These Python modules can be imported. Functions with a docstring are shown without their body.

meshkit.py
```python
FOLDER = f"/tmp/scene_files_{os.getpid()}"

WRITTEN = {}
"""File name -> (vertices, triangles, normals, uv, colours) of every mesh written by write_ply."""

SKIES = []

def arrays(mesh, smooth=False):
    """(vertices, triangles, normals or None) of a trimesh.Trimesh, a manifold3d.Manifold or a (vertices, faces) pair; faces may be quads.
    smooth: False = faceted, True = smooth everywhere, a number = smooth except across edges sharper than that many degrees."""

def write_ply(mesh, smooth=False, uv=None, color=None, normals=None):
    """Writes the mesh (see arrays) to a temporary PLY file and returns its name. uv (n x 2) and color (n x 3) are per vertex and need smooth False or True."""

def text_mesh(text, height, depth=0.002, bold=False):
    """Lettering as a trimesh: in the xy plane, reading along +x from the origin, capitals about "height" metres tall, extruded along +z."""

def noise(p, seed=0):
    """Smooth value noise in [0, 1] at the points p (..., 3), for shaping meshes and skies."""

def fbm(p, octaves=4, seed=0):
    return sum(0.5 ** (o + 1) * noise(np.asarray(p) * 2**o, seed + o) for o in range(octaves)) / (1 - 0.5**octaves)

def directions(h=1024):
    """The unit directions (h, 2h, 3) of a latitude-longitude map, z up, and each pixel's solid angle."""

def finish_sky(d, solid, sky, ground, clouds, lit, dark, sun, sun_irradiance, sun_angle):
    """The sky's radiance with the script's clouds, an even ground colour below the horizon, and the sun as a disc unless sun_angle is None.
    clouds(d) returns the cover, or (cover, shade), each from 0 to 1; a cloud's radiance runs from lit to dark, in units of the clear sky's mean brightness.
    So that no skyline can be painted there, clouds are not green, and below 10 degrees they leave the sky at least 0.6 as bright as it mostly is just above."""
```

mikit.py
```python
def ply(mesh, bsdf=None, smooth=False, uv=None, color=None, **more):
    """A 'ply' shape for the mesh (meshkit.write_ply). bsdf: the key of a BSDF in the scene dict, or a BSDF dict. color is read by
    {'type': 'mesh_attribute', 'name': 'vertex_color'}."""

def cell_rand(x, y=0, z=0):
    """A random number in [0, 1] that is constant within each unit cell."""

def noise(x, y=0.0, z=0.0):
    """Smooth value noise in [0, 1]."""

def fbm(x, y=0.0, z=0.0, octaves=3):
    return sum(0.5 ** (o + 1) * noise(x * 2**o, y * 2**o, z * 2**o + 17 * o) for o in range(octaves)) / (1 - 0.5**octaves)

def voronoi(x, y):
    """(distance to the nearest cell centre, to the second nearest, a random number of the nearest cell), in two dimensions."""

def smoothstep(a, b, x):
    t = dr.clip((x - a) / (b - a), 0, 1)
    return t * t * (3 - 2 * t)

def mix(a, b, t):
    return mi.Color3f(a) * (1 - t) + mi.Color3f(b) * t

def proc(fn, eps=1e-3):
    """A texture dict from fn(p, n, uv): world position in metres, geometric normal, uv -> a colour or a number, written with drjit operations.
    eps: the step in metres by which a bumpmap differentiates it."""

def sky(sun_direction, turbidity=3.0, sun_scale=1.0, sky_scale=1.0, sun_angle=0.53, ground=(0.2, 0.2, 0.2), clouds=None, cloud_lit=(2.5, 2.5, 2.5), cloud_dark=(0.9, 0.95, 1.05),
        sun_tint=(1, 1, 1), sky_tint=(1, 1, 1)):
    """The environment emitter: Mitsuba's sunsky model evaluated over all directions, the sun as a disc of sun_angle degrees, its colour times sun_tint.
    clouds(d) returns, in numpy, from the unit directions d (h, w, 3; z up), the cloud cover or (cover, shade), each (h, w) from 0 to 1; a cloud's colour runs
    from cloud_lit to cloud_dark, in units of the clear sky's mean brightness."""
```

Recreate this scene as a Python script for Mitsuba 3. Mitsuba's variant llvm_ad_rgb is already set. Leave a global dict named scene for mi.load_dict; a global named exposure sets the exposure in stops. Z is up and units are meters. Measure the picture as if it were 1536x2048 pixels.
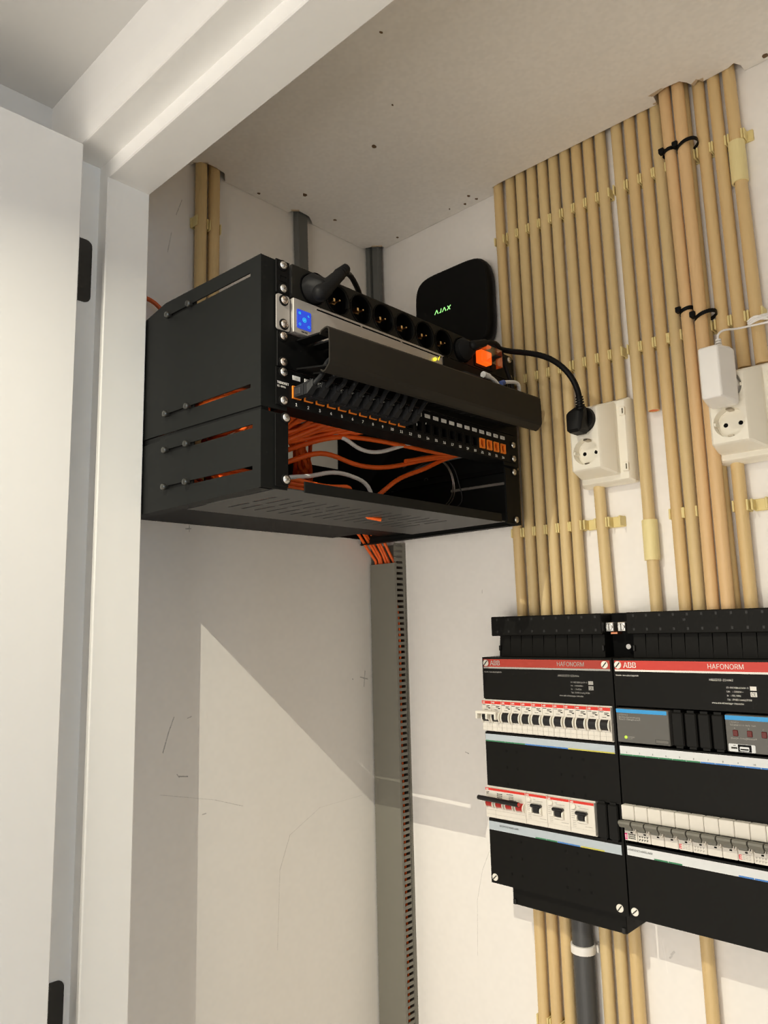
import math
import numpy as np
import trimesh
import manifold3d as m3
from scipy.interpolate import CubicSpline
from shapely.geometry import Polygon, Point, box as sbox
from shapely import union_all
import drjit as dr
import mitsuba as mi
import mikit
import meshkit

T = mi.ScalarTransform4f
scene, labels = {}, {}

# ------------------------------------------------------------------ camera, light, exposure
# World: room corner (left wall / back wall) is x=0, y=0; left wall is y=0 (runs to -x), back wall is x=0 (runs to -y);
# z=0 is the underside of the wall rack, the floor lies at z=FLOOR.
FLOOR, CEIL, HALL_CEIL = -1.85, 0.6133, 0.588
cam_pos = np.array([-1.063839, -1.016009, -0.157593])
yaw, pitch, roll = 0.7566084, 0.1538512, -0.02374
fwd = np.array([math.cos(pitch) * math.cos(yaw), math.cos(pitch) * math.sin(yaw), math.sin(pitch)])
rgt = np.array([math.sin(yaw), -math.cos(yaw), 0.0])
upv = np.cross(rgt, fwd)
upv = -math.sin(roll) * rgt + math.cos(roll) * upv
scene["camera"] = {"type": "perspective", "fov_axis": "x", "fov": 2 * math.degrees(math.atan(768 / 1508.943)), "near_clip": 0.02, "far_clip": 50.0,
                   "to_world": T().look_at(origin=cam_pos.tolist(), target=(cam_pos + fwd).tolist(), up=upv.tolist())}
exposure = 0.0
LAMP = np.array([-1.20, -0.512, 0.565])            # adjustable spotlight in the hall ceiling, turned towards the closet
AIM = np.array([-0.19, -0.27, -0.60])
LAMP_I = np.array([3.85, 3.6, 2.9])
scene["downlight_beam"] = {"type": "spot", "to_world": T().look_at(origin=LAMP.tolist(), target=AIM.tolist(), up=[0, 0, 1]),
                           "intensity": {"type": "rgb", "value": LAMP_I.tolist()}, "cutoff_angle": 36.0, "beam_width": 11.0, "sampling_weight": 6.0}
DAY = [3.4, 4.4, 5.6]                               # daylight at the far end of the hall
FILL = [4.85, 4.5, 4.05]                             # added glowing sheet, unseen, opposite the closet to brighten it


# ------------------------------------------------------------------ materials
def rgb(v):
    return {"type": "rgb", "value": [float(x) for x in v]}


VC = {"type": "mesh_attribute", "name": "vertex_color"}
scene["matte"] = {"type": "twosided", "bsdf": {"type": "diffuse", "reflectance": VC}}
scene["plastic"] = {"type": "twosided", "bsdf": {"type": "principled", "base_color": VC, "roughness": 0.48, "specular": 0.45}}
scene["satin"] = {"type": "twosided", "bsdf": {"type": "principled", "base_color": VC, "roughness": 0.3, "specular": 0.5}}
scene["metal"] = {"type": "twosided", "bsdf": {"type": "principled", "base_color": VC, "roughness": 0.32, "metallic": 1.0}}
scene["brushed"] = {"type": "twosided", "bsdf": {"type": "principled", "base_color": VC, "roughness": 0.5, "metallic": 0.6}}
scene["darkmetal"] = {"type": "twosided", "bsdf": {"type": "principled", "base_color": VC, "roughness": 0.5, "specular": 0.14}}
scene["clear"] = {"type": "thindielectric"}


def seg_dist(a, b, p0, p1):
    ux, uy = p1[0] - p0[0], p1[1] - p0[1]
    l2 = max(ux * ux + uy * uy, 1e-9)
    t = dr.clip(((a - p0[0]) * ux + (b - p0[1]) * uy) / l2, 0, 1)
    return dr.sqrt(dr.square(a - p0[0] - t * ux) + dr.square(b - p0[1] - t * uy))


SCUFF_L = [((-.449, -.279), (-.4576, -.300), .0009, .45), ((-.4576, -.300), (-.4659, -.327), .0010, .45), ((-.426, -.2825), (-.4194, -.2806), .0008, .4), ((-.4397, -.364), (-.4246, -.3664), .0010, .5),
           ((-.442, -.361), (-.4385, -.3655), .0008, .4), ((-.4693, -.3851), (-.3762, -.4079), .0005, .22), ((-.3762, -.4079), (-.3254, -.4255), .0006, .28), ((-.062, -.2445), (-.0432, -.249), .0011, .5),
           ((-.0494, -.234), (-.0528, -.262), .0010, .45), ((-.0821, -.2466), (-.081, -.2470), .0012, .4), ((-.4345, .0025), (-.4255, .0035), .0010, .6), ((-.4285, .0085), (-.4282, -.0015), .0007, .5),
           ((-.0619, -.4531), (-.1644, -.4564), .0004, .14), ((-.1644, -.4564), (-.2304, -.4877), .0005, .2), ((-.2304, -.4877), (-.2514, -.537), .0007, .25), ((-.2514, -.537), (-.2568, -.655), .0005, .2),
           ((-.398, -.425), (-.392, -.4245), .001, .35), ((-.452, .545), (-.462, .515), .0009, .3), ((-.470, .480), (-.476, .445), .0009, .3), ((-.24, .42), (-.2385, .418), .001, .4)]
SCUFF_B = [((-.2331, -.5204), (-.2161, -.5546), .0005, .3), ((-.2161, -.5546), (-.2033, -.6038), .0005, .25), ((-.2033, -.6038), (-.1992, -.69), .0005, .2), ((-.190, -.369), (-.197, -.371), .0009, .5),
           ((-.5183, -.5884), (-.522, -.6287), .0011, -.25), ((-.5135, -.585), (-.518, -.612), .0010, -.2), ((-.5335, -.600), (-.5295, -.6045), .0016, .25), ((-.527, -.609), (-.530, -.606), .0013, .25),
           ((-.735, .075), (-.7355, .068), .0014, .55), ((-.743, .042), (-.7415, .045), .001, .5), ((-.16, .43), (-.1602, .428), .0009, .35), ((-.24, -.095), (-.2395, -.1), .0009, .3)]


def wall_fn(segs, axis):
    def fn(p, n, uv):
        a, b = (p.x, p.z) if axis == "left" else (p.y, p.z)
        base = 0.80 + 0.025 * (mikit.fbm(a * 5, b * 5, 3.0) - 0.5) + 0.02 * (mikit.noise(a * 160, b * 160, 1.0) - 0.5)
        m, light = mi.Float(0), mi.Float(0)
        for p0, p1, w, s in segs:
            d = 1 - mikit.smoothstep(w * 0.5, w * 1.3, seg_dist(a, b, p0, p1))
            if s > 0:
                m = dr.maximum(m, d * s * (0.6 + 0.6 * mikit.noise(a * 420, b * 420, 2.0)))
            else:
                light = dr.maximum(light, d * -s)
        v = base * (1 - m) + light * 0.12
        return mi.Color3f(v * 0.985, v * 0.955, v * 0.915)
    return fn


def ceil_fn(p, n, uv):
    v = 0.83 + 0.05 * (mikit.fbm(p.x * 6, p.y * 6, 1.0) - 0.5) + 0.05 * (mikit.noise(p.x * 220, p.y * 220, 2.0) - 0.5)
    return mi.Color3f(v, v * 0.965, v * 0.91)


def board_fn(p, n, uv):
    v = 0.5 + 0.12 * (mikit.fbm(p.x * 30, p.y * 30, p.z * 30) - 0.5)
    return mi.Color3f(v, v * 0.80, v * 0.56)


def diffuse_tex(fn):
    return {"type": "twosided", "bsdf": {"type": "diffuse", "reflectance": mikit.proc(fn)}}


scene["paint_left"] = diffuse_tex(wall_fn(SCUFF_L, "left"))
scene["paint_back"] = diffuse_tex(wall_fn(SCUFF_B, "back"))
scene["ceiling_board"] = diffuse_tex(ceil_fn)
scene["torn_board"] = diffuse_tex(board_fn)

WHITE_PAINT = ("matte", (.78, .765, .735))
HALL_PAINT = ("matte", (.68, .665, .64))
FLOOR_M = ("matte", (.68, .64, .57))
FRAME = ("satin", (.75, .74, .715))
BLACK_METAL = ("darkmetal", (.0068, .0074, .0070))
BLACK_MET2 = ("darkmetal", (.0035, .0036, .0036))
BLACK = ("darkmetal", (.0042, .0042, .0042))
BLACK_SOFT = ("matte", (.008, .008, .008))
PANEL_BLACK = ("darkmetal", (.0062, .0060, .0052))
RUBBER = ("darkmetal", (.0085, .0085, .009))
CORD = ("darkmetal", (.014, .0145, .016))
CREAM = ("plastic", (.585, .425, .205))
CREAM2 = ("plastic", (.585, .42, .205))
CREAM3 = ("plastic", (.62, .415, .21))
CREAM4 = ("plastic", (.575, .435, .22))
PALE = ("plastic", (.70, .60, .30))
CLIP = ("plastic", (.66, .55, .25))
ORANGE_IN = ("plastic", (.75, .17, .04))
GREY_PVC = ("plastic", (.175, .168, .140))
GREY_FLAT = ("plastic", (.105, .11, .105))
DARK_PIPE = ("plastic", (.055, .056, .058))
SILVER = ("brushed", (.50, .475, .445))
STEEL = ("metal", (.74, .72, .68))
STEEL_WARM = ("metal", (.70, .60, .52))
BRASS = ("metal", (.86, .58, .26))
COPPER = ("metal", (.85, .36, .20))
ORANGE_CABLE = ("plastic", (.82, .125, .012))
ORANGE_JACK = ("plastic", (.80, .21, .02))
WHITE_CABLE = ("plastic", (.66, .66, .66))
WHITE_PLASTIC = ("satin", (.72, .705, .68))
OUTLET = ("satin", (.76, .725, .625))
BREAKER = ("plastic", (.64, .61, .55))
BREAKER_HI = ("satin", (.72, .695, .62))
RED = ("plastic", (.58, .03, .02))
STRIPE_DULL = ("plastic", (.34, .035, .022))
STRIPE_RED = ("plastic", (.52, .040, .028))
PRINT_WHITE = ("matte", (.72, .70, .66))
PRINT_GREY = ("matte", (.36, .35, .33))
PRINT_DARK = ("matte", (.06, .06, .055))
PRINT_FAINT = ("matte", (.38, .36, .33))
PAPER_BLUE = ("plastic", (.40, .455, .50))
PAPER = ("plastic", (.60, .62, .63))
LINE_GREEN = ("matte", (.06, .20, .11))
LINE_BLUE = ("matte", (.08, .20, .50))
LINE_YELLOW = ("matte", (.50, .46, .10))
MODULE = ("plastic", (.095, .092, .085))
MODULE_BLUE = ("plastic", (.03, .28, .62))
LEVER = ("plastic", (.16, .155, .13))
DARK_RED = ("satin", (.10, .008, .006))
PINK = ("matte", (.65, .05, .20))
TAG = ("matte", (.68, .68, .66))


# ------------------------------------------------------------------ mesh helpers
def add(key, mesh, mat, smooth=False, **more):
    v, f, _ = meshkit.arrays(mesh, smooth if smooth not in (False, True) else False)
    if isinstance(mat, tuple):
        scene[key] = mikit.ply((v, f), mat[0], smooth=bool(smooth), color=np.tile(np.array(mat[1], float), (len(v), 1)), **more)
    else:
        scene[key] = mikit.ply((v, f), mat, smooth=bool(smooth), **more)
    return key


def fresh(name):
    used = lambda k: k in scene or k in labels or any(q.startswith(k + "__") for q in scene)  # noqa: E731
    if not used(name):
        return name
    i = 1
    while used(f"{name}_{i:03d}"):
        i += 1
    return f"{name}_{i:03d}"


def thing(name, label, cat, group=None):
    k = fresh(name)
    labels[k] = {"label": label, "category": cat}
    if group:
        labels[k]["group"] = group
    return k


COUNT = {}


def part(parent, name, mesh, mat, smooth=False, label=None, **more):
    base = f"{parent}__{name}"
    n = COUNT.get(base, 0)
    COUNT[base] = n + 1
    k = base if n == 0 else f"{base}_{n:03d}"
    add(k, mesh, mat, smooth, **more)
    if label:
        labels[k] = {"label": label}
    return k


def struct(key, mesh, mat, smooth=False, label=None, **more):
    add(key, mesh, mat, smooth, **more)
    labels[key] = {"kind": "structure"}
    if label:
        labels[key]["label"] = label
    return key


def bx(x0, x1, y0, y1, z0, z1):
    x0, x1, y0, y1, z0, z1 = min(x0, x1), max(x0, x1), min(y0, y1), max(y0, y1), min(z0, z1), max(z0, z1)
    b = trimesh.creation.box(extents=(x1 - x0, y1 - y0, z1 - z0))
    b.apply_translation([(x0 + x1) / 2, (y0 + y1) / 2, (z0 + z1) / 2])
    return b


def hull(pts):
    return trimesh.convex.convex_hull(np.asarray(pts, float))


def cbx(x0, x1, y0, y1, z0, z1, c=.001):
    """A box with chamfered edges."""
    lo, hi = np.array([min(x0, x1), min(y0, y1), min(z0, z1)]), np.array([max(x0, x1), max(y0, y1), max(z0, z1)])
    pts = []
    for s in np.ndindex(2, 2, 2):
        s = np.array(s)
        for a in range(3):
            q = np.where(s, hi - c, lo + c)
            q[a] = hi[a] if s[a] else lo[a]
            pts.append(q)
    return hull(pts)


def rbx(x0, x1, y0, y1, z0, z1, r=.004, n=12):
    """A rounded box."""
    lo, hi = np.array([min(x0, x1), min(y0, y1), min(z0, z1)]) + r, np.array([max(x0, x1), max(y0, y1), max(z0, z1)]) - r
    s = m3.Manifold.sphere(r, n)
    return m3.Manifold.batch_hull([s.translate(np.where(k, hi, lo).tolist()) for k in np.ndindex(2, 2, 2)])


def tm(man):
    m = man.to_mesh()
    return trimesh.Trimesh(m.vert_properties[:, :3], m.tri_verts, process=False)


def man(mesh):
    """The solid hull of a convex mesh."""
    return m3.Manifold.hull_points(np.asarray(mesh.vertices, np.float64))


def cat(*ms):
    ms = [tm(m) if isinstance(m, m3.Manifold) else m for m in ms]
    return trimesh.util.concatenate(ms)


def extrude(poly, h):
    gs = getattr(poly, "geoms", [poly])
    return cat(*[trimesh.creation.extrude_polygon(g, h, engine="earcut") for g in gs])


def prism_x(poly, x0, x1):
    m = extrude(poly, x1 - x0)
    v = m.vertices
    return trimesh.Trimesh(np.stack([v[:, 2] + x0, v[:, 0], v[:, 1]], 1), m.faces, process=False)


def prism_y(poly, y0, y1):
    m = extrude(poly, y1 - y0)
    v = m.vertices
    return trimesh.Trimesh(np.stack([v[:, 0], v[:, 2] + y0, v[:, 1]], 1), m.faces[:, ::-1], process=False)


def prism_z(poly, z0, z1):
    m = extrude(poly, z1 - z0)
    v = m.vertices
    return trimesh.Trimesh(np.stack([v[:, 0], v[:, 1], v[:, 2] + z0], 1), m.faces, process=False)


def rrect(a0, a1, b0, b1, r, n=6):
    return sbox(min(a0, a1) + r, min(b0, b1) + r, max(a0, a1) - r, max(b0, b1) - r).buffer(r, quad_segs=n)


def spline(pts, n=40):
    p = np.asarray(pts, float)
    t = np.concatenate([[0], np.cumsum(np.linalg.norm(np.diff(p, axis=0), axis=1))])
    return CubicSpline(t, p, bc_type="natural")(np.linspace(0, t[-1], n))


def tube(pts, r, sides=10, cap=True):
    p = np.asarray(pts, float)
    rr = np.broadcast_to(r, (len(p),))
    t = np.gradient(p, axis=0)
    t /= np.linalg.norm(t, axis=1, keepdims=True)
    a = np.cross(t[0], [0.3, 0.5, 0.81])
    a /= np.linalg.norm(a)
    ring = []
    for i in range(len(p)):
        a = a - t[i] * (a @ t[i])
        a /= np.linalg.norm(a)
        b = np.cross(t[i], a)
        an = np.arange(sides) * 2 * np.pi / sides
        ring.append(p[i] + rr[i] * (np.cos(an)[:, None] * a + np.sin(an)[:, None] * b))
    v = np.vstack(ring)
    i, j = np.meshgrid(np.arange(len(p) - 1), np.arange(sides), indexing="ij")
    q = np.stack([i * sides + j, i * sides + (j + 1) % sides, (i + 1) * sides + (j + 1) % sides, (i + 1) * sides + j], -1).reshape(-1, 4)
    f = np.vstack([q[:, [0, 1, 2]], q[:, [0, 2, 3]]])
    if cap:
        n = len(v)
        v = np.vstack([v, p[0], p[-1]])
        k = np.arange(sides)
        f = np.vstack([f, np.stack([(k + 1) % sides, k, np.full(sides, n)], 1), np.stack([n - sides + k, n - sides + (k + 1) % sides, np.full(sides, n + 1)], 1)])
    return trimesh.Trimesh(v, f, process=False)


def pipe_hollow(p0, p1, r, th=.0014, sides=20):
    """An open pipe between two points, both ends show the bore."""
    p0, p1 = np.asarray(p0, float), np.asarray(p1, float)
    t = (p1 - p0) / np.linalg.norm(p1 - p0)
    a = np.cross(t, [1, 0, 0]); a /= np.linalg.norm(a)
    b = np.cross(t, a)
    an = np.arange(sides) * 2 * np.pi / sides
    c = np.cos(an)[:, None] * a + np.sin(an)[:, None] * b
    rings = [p0 + r * c, p1 + r * c, p1 + (r - th) * c, p0 + (r - th) * c]
    v = np.vstack(rings)
    k = np.arange(sides)
    f = []
    for i in range(4):
        j = (i + 1) % 4
        q = np.stack([i * sides + k, i * sides + (k + 1) % sides, j * sides + (k + 1) % sides, j * sides + k], 1)
        f += [q[:, [0, 1, 2]], q[:, [0, 2, 3]]]
    m = trimesh.Trimesh(v, np.vstack(f), process=False)
    if m.volume < 0:
        m.invert()
    return m


def lathe(profile, axis, origin, sides=20):
    """profile: (radius, height) pairs, revolved about the axis 'x-', 'y-' or 'z' (height grows along it) at origin."""
    pr = np.asarray(profile, float)
    an = np.arange(sides) * 2 * np.pi / sides
    v = np.stack([pr[:, None, 0] * np.cos(an), pr[:, None, 0] * np.sin(an), np.repeat(pr[:, 1:2], sides, 1)], -1).reshape(-1, 3)
    i, j = np.meshgrid(np.arange(len(pr) - 1), np.arange(sides), indexing="ij")
    q = np.stack([i * sides + j, i * sides + (j + 1) % sides, (i + 1) * sides + (j + 1) % sides, (i + 1) * sides + j], -1).reshape(-1, 4)
    m = trimesh.Trimesh(v, np.vstack([q[:, [0, 1, 2]], q[:, [0, 2, 3]]]), process=False)
    R = {"x-": [[0, 0, -1], [-1, 0, 0], [0, 1, 0]], "y-": [[1, 0, 0], [0, 0, -1], [0, 1, 0]], "z": np.eye(3)}[axis]
    m.vertices = m.vertices @ np.array(R, float).T + np.asarray(origin, float)
    return m


def cyl(axis, origin, r, h, sides=20, c=.0005):
    return lathe([(0, 0), (r, 0), (r, h - c), (r - c, h), (0, h)], axis, origin, sides)


def text_x(s, y, z, h, x, w=None, bold=False, d=.0003):
    """Print on a face that looks to -x; reads towards -y, baseline z, left end y."""
    m = meshkit.text_mesh(s, h, d, bold)
    v = m.vertices.copy()
    v[:, 0] -= v[:, 0].min()
    if w:
        v[:, 0] *= w / v[:, 0].max()
    return trimesh.Trimesh(np.stack([x - v[:, 2], y - v[:, 0], z + v[:, 1]], 1), m.faces, process=False)


def text_y(s, x, z, h, y, w=None, bold=False, d=.0003, mid=False):
    m = meshkit.text_mesh(s, h, d, bold)
    v = m.vertices.copy()
    v[:, 0] -= v[:, 0].min()
    if w:
        v[:, 0] *= w / v[:, 0].max()
    if mid:
        v[:, 0] -= v[:, 0].max() / 2
    return trimesh.Trimesh(np.stack([x + v[:, 0], y - v[:, 2], z + v[:, 1]], 1), m.faces, process=False)


def shift(m, d):
    m = m.copy()
    m.apply_translation(d)
    return m


# ================================================================== THE SETTING
yJ, yR = -.105, -.081                  # stop face and rebate face of the door jamb
X_IN, X_STOP, X_OUT = -.5665, -.6287, -.6703
HEAD, HEAD_R = .458, .4815
END_Y, FAR_Y, OPP_X, RIGHT_Y = -.012, -4.2, -3.20, -1.30
struct("wall_left", bx(X_IN, .05, 0, .06, FLOOR, CEIL + .1), "paint_left")
struct("wall_back", bx(0, .06, RIGHT_Y - .06, 0, FLOOR, CEIL + .1), "paint_back")
struct("wall_right", bx(X_OUT, .05, RIGHT_Y - .06, RIGHT_Y, FLOOR, CEIL + .1), WHITE_PAINT)
# the closet ceiling: one board with notches broken out where pipes come through
notch = [Polygon([(.01, -.316), (-.022, -.316), (-.0245, -.330), (-.0235, -.59), (-.0225, -.6185), (-.044, -.622), (-.049, -.640), (-.047, -.662), (-.036, -.669), (-.023, -.674), (-.031, -.683), (-.022, -.687),
                  (-.0235, -.722), (-.028, -.731), (-.016, -.737), (.01, -.737)]),
         Polygon([(-.437, .01), (-.437, -.012), (-.425, -.024), (-.403, -.024), (-.384, -.021), (-.371, -.004), (-.371, .01)]),
         Polygon([(-.232, .01), (-.228, -.011), (-.218, -.019), (-.193, -.018), (-.172, -.004), (-.172, .01)]),
         Polygon([(-.040, .01), (-.026, -.020), (-.012, -.036), (.01, -.036), (.01, .01)])]
board = sbox(X_IN - .03, RIGHT_Y, -.0015, -.0012).difference(union_all(notch))
struct("ceiling", prism_z(board, CEIL, CEIL + .013), "ceiling_board")
struct("ceiling_001", bx(X_OUT, .06, RIGHT_Y, .06, CEIL + .10, CEIL + .15), ("matte", (.18, .15, .12)))
for (hx, hy, r) in [(-.2552, -.2497, .0042), (-.3065, -.0139, .0028), (-.245, -.0672, .0042), (-.1499, -.0433, .0026), (-.0318, -.2706, .0028), (-.0135, -.275, .0024), (-.0155, -.2502, .0026),
                    (-.0164, -.0821, .0022), (-.4173, -.4208, .0018), (-.3055, -.3373, .0014), (-.011, -.7671, .0036), (-.0225, -.2195, .0016)]:
    rs = np.random.RandomState(int(abs(hx) * 10000))
    an = np.arange(9) * 2 * np.pi / 9
    rad = r * (0.75 + .5 * rs.rand(9))
    part("ceiling", "screw_hole", prism_z(Polygon(np.stack([hx + rad * np.cos(an) * 1.2, hy + rad * np.sin(an)], 1)), CEIL - .0006, CEIL + .0005), ("matte", (.17, .115, .07)))
for pts in [[(-.437, -.012), (-.425, -.024), (-.420, -.027), (-.431, -.0155), (-.440, -.010)], [(-.044, -.622), (-.049, -.640), (-.0525, -.637), (-.050, -.617)], [(-.023, -.674), (-.031, -.683), (-.034, -.681), (-.029, -.672)],
            [(-.022, -.687), (-.031, -.683), (-.030, -.690)], [(-.228, -.011), (-.218, -.019), (-.221, -.0225), (-.233, -.013)], [(-.026, -.020), (-.012, -.036), (-.016, -.038), (-.030, -.022)], [(-.0225, -.6185), (-.030, -.6205), (-.028, -.614)]]:
    part("ceiling", "torn_edge", prism_z(Polygon(pts), CEIL - .0009, CEIL + .002), "torn_board")
struct("floor", bx(OPP_X - .06, .06, FAR_Y - .06, .06, FLOOR - .06, FLOOR), FLOOR_M)
# wall with the door opening, hall walls and hall ceiling
Y0_OPEN, Y1_OPEN = -.03, -1.115
struct("wall_front", cat(bx(X_OUT, X_IN - .002, -.03, END_Y + .08, FLOOR, HALL_CEIL + .05), bx(X_OUT, X_IN - .03, Y1_OPEN - .01, -.03, HEAD_R + .03, CEIL + .1), bx(X_OUT, X_IN - .002, FAR_Y, Y1_OPEN, FLOOR, HALL_CEIL + .05)), ("matte", (.76, .75, .73)))
struct("wall_hall_end", bx(OPP_X, X_OUT, END_Y, END_Y + .06, FLOOR, HALL_CEIL + .05), HALL_PAINT)
OY0, OY1, OZ0, OZ1 = -2.05, -.12, -1.82, .14
wall_opp = sbox(FAR_Y, FLOOR, END_Y + .06, HALL_CEIL + .05).difference(sbox(OY0, OZ0, OY1, OZ1))
struct("wall_hall_opposite", prism_x(wall_opp, OPP_X - .06, OPP_X), HALL_PAINT)
WX0, WX1, WZ0, WZ1 = -1.95, -.95, -.95, .40
wall_far = sbox(OPP_X, FLOOR, X_OUT, HALL_CEIL + .05).difference(sbox(WX0, WZ0, WX1, WZ1))
struct("wall_hall_far", prism_y(wall_far, FAR_Y - .06, FAR_Y), HALL_PAINT)
struct("ceiling_002", prism_z(sbox(OPP_X, FAR_Y, X_OUT, END_Y + .02).difference(Point(LAMP[0], LAMP[1]).buffer(.036)), HALL_CEIL, HALL_CEIL + .012), ("matte", (.62, .61, .59)))


def framed_emitter(key, quad, frame, radiance):
    struct(key, frame, FRAME)
    part(key, "pane", trimesh.Trimesh(quad, [[0, 1, 2], [0, 2, 3]], process=False), ("matte", (.3, .3, .3)), emitter={"type": "area", "radiance": rgb(radiance), "sampling_weight": 2.5})


framed_emitter("window_1", [[WX0, FAR_Y - .055, WZ0], [WX0, FAR_Y - .055, WZ1], [WX1, FAR_Y - .055, WZ1], [WX1, FAR_Y - .055, WZ0]],
        prism_y(sbox(WX0, WZ0, WX1, WZ1).difference(union_all([sbox(WX0 + .05, WZ0 + .05, -1.47, WZ1 - .05), sbox(-1.43, WZ0 + .05, WX1 - .05, WZ1 - .05)])), FAR_Y - .05, FAR_Y - .005), DAY)
framed_emitter("window_2", [[OPP_X - .055, OY0, OZ0], [OPP_X - .055, OY1, OZ0], [OPP_X - .055, OY1, OZ1], [OPP_X - .055, OY0, OZ1]],
        prism_x(sbox(OY0, OZ0, OY1, OZ1).difference(union_all([sbox(OY0 + .05, OZ0 + .05, -1.09, OZ1 - .05), sbox(-1.05, OZ0 + .05, OY1 - .05, OZ1 - .05)])), OPP_X - .05, OPP_X - .005), FILL)  # unseen framed glowing sheet, added as fill light for the closet

# door lining: jambs and head with a rebate
jamb_poly = Polygon([(X_IN, 0), (X_IN, yJ + .0015), (X_IN - .0015, yJ), (X_STOP + .0015, yJ), (X_STOP, yJ + .0015), (X_STOP, yR), (X_OUT + .0012, yR), (X_OUT, yR + .0012), (X_OUT, 0)])
struct("trim_1", prism_z(jamb_poly, FLOOR, HEAD_R + .035), FRAME)
hx = Polygon([(X_IN, HEAD + .0015), (X_IN, HEAD + .16), (X_OUT - .0004, HEAD + .035 + .02), (X_OUT - .0004, HEAD_R + .0012), (X_OUT + .0012, HEAD_R), (X_STOP, HEAD_R), (X_STOP, HEAD + .0015), (X_STOP + .0015, HEAD), (X_IN - .0015, HEAD)])
part("trim_1", "head", prism_y(hx, Y1_OPEN + .02, yJ + .06), FRAME)
part("trim_1", "jamb", trimesh.Trimesh((lambda v: np.stack([v[:, 0], 2 * ((Y1_OPEN + .0) / 2 + .0) - v[:, 1], v[:, 2]], 1))(prism_z(jamb_poly, FLOOR, HEAD_R + .035).vertices), prism_z(jamb_poly, FLOOR, HEAD_R + .035).faces[:, ::-1], process=False), FRAME)
# the open door leaf
LEAF_Y0, LEAF_Y1 = -.134, -.094
struct("door_1", cbx(-1.60, -.6766, LEAF_Y0, LEAF_Y1, FLOOR + .01, .4695, .0012), ("satin", (.67, .66, .645)))
for z0, z1 in [(.281, .3695), (-.640, -.5515)]:
    part("door_1", "hinge", prism_y(rrect(-.6695, -.6365, z0, z1, .009), yR - .0012, yR + .0006), ("satin", (.012, .012, .011)))
    part("door_1", "hinge_pin", tube([(-.6735, yR - .0065, z0), (-.6735, yR - .0065, z1)], .0055, 14), ("satin", (.012, .012, .011)), True)
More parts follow.
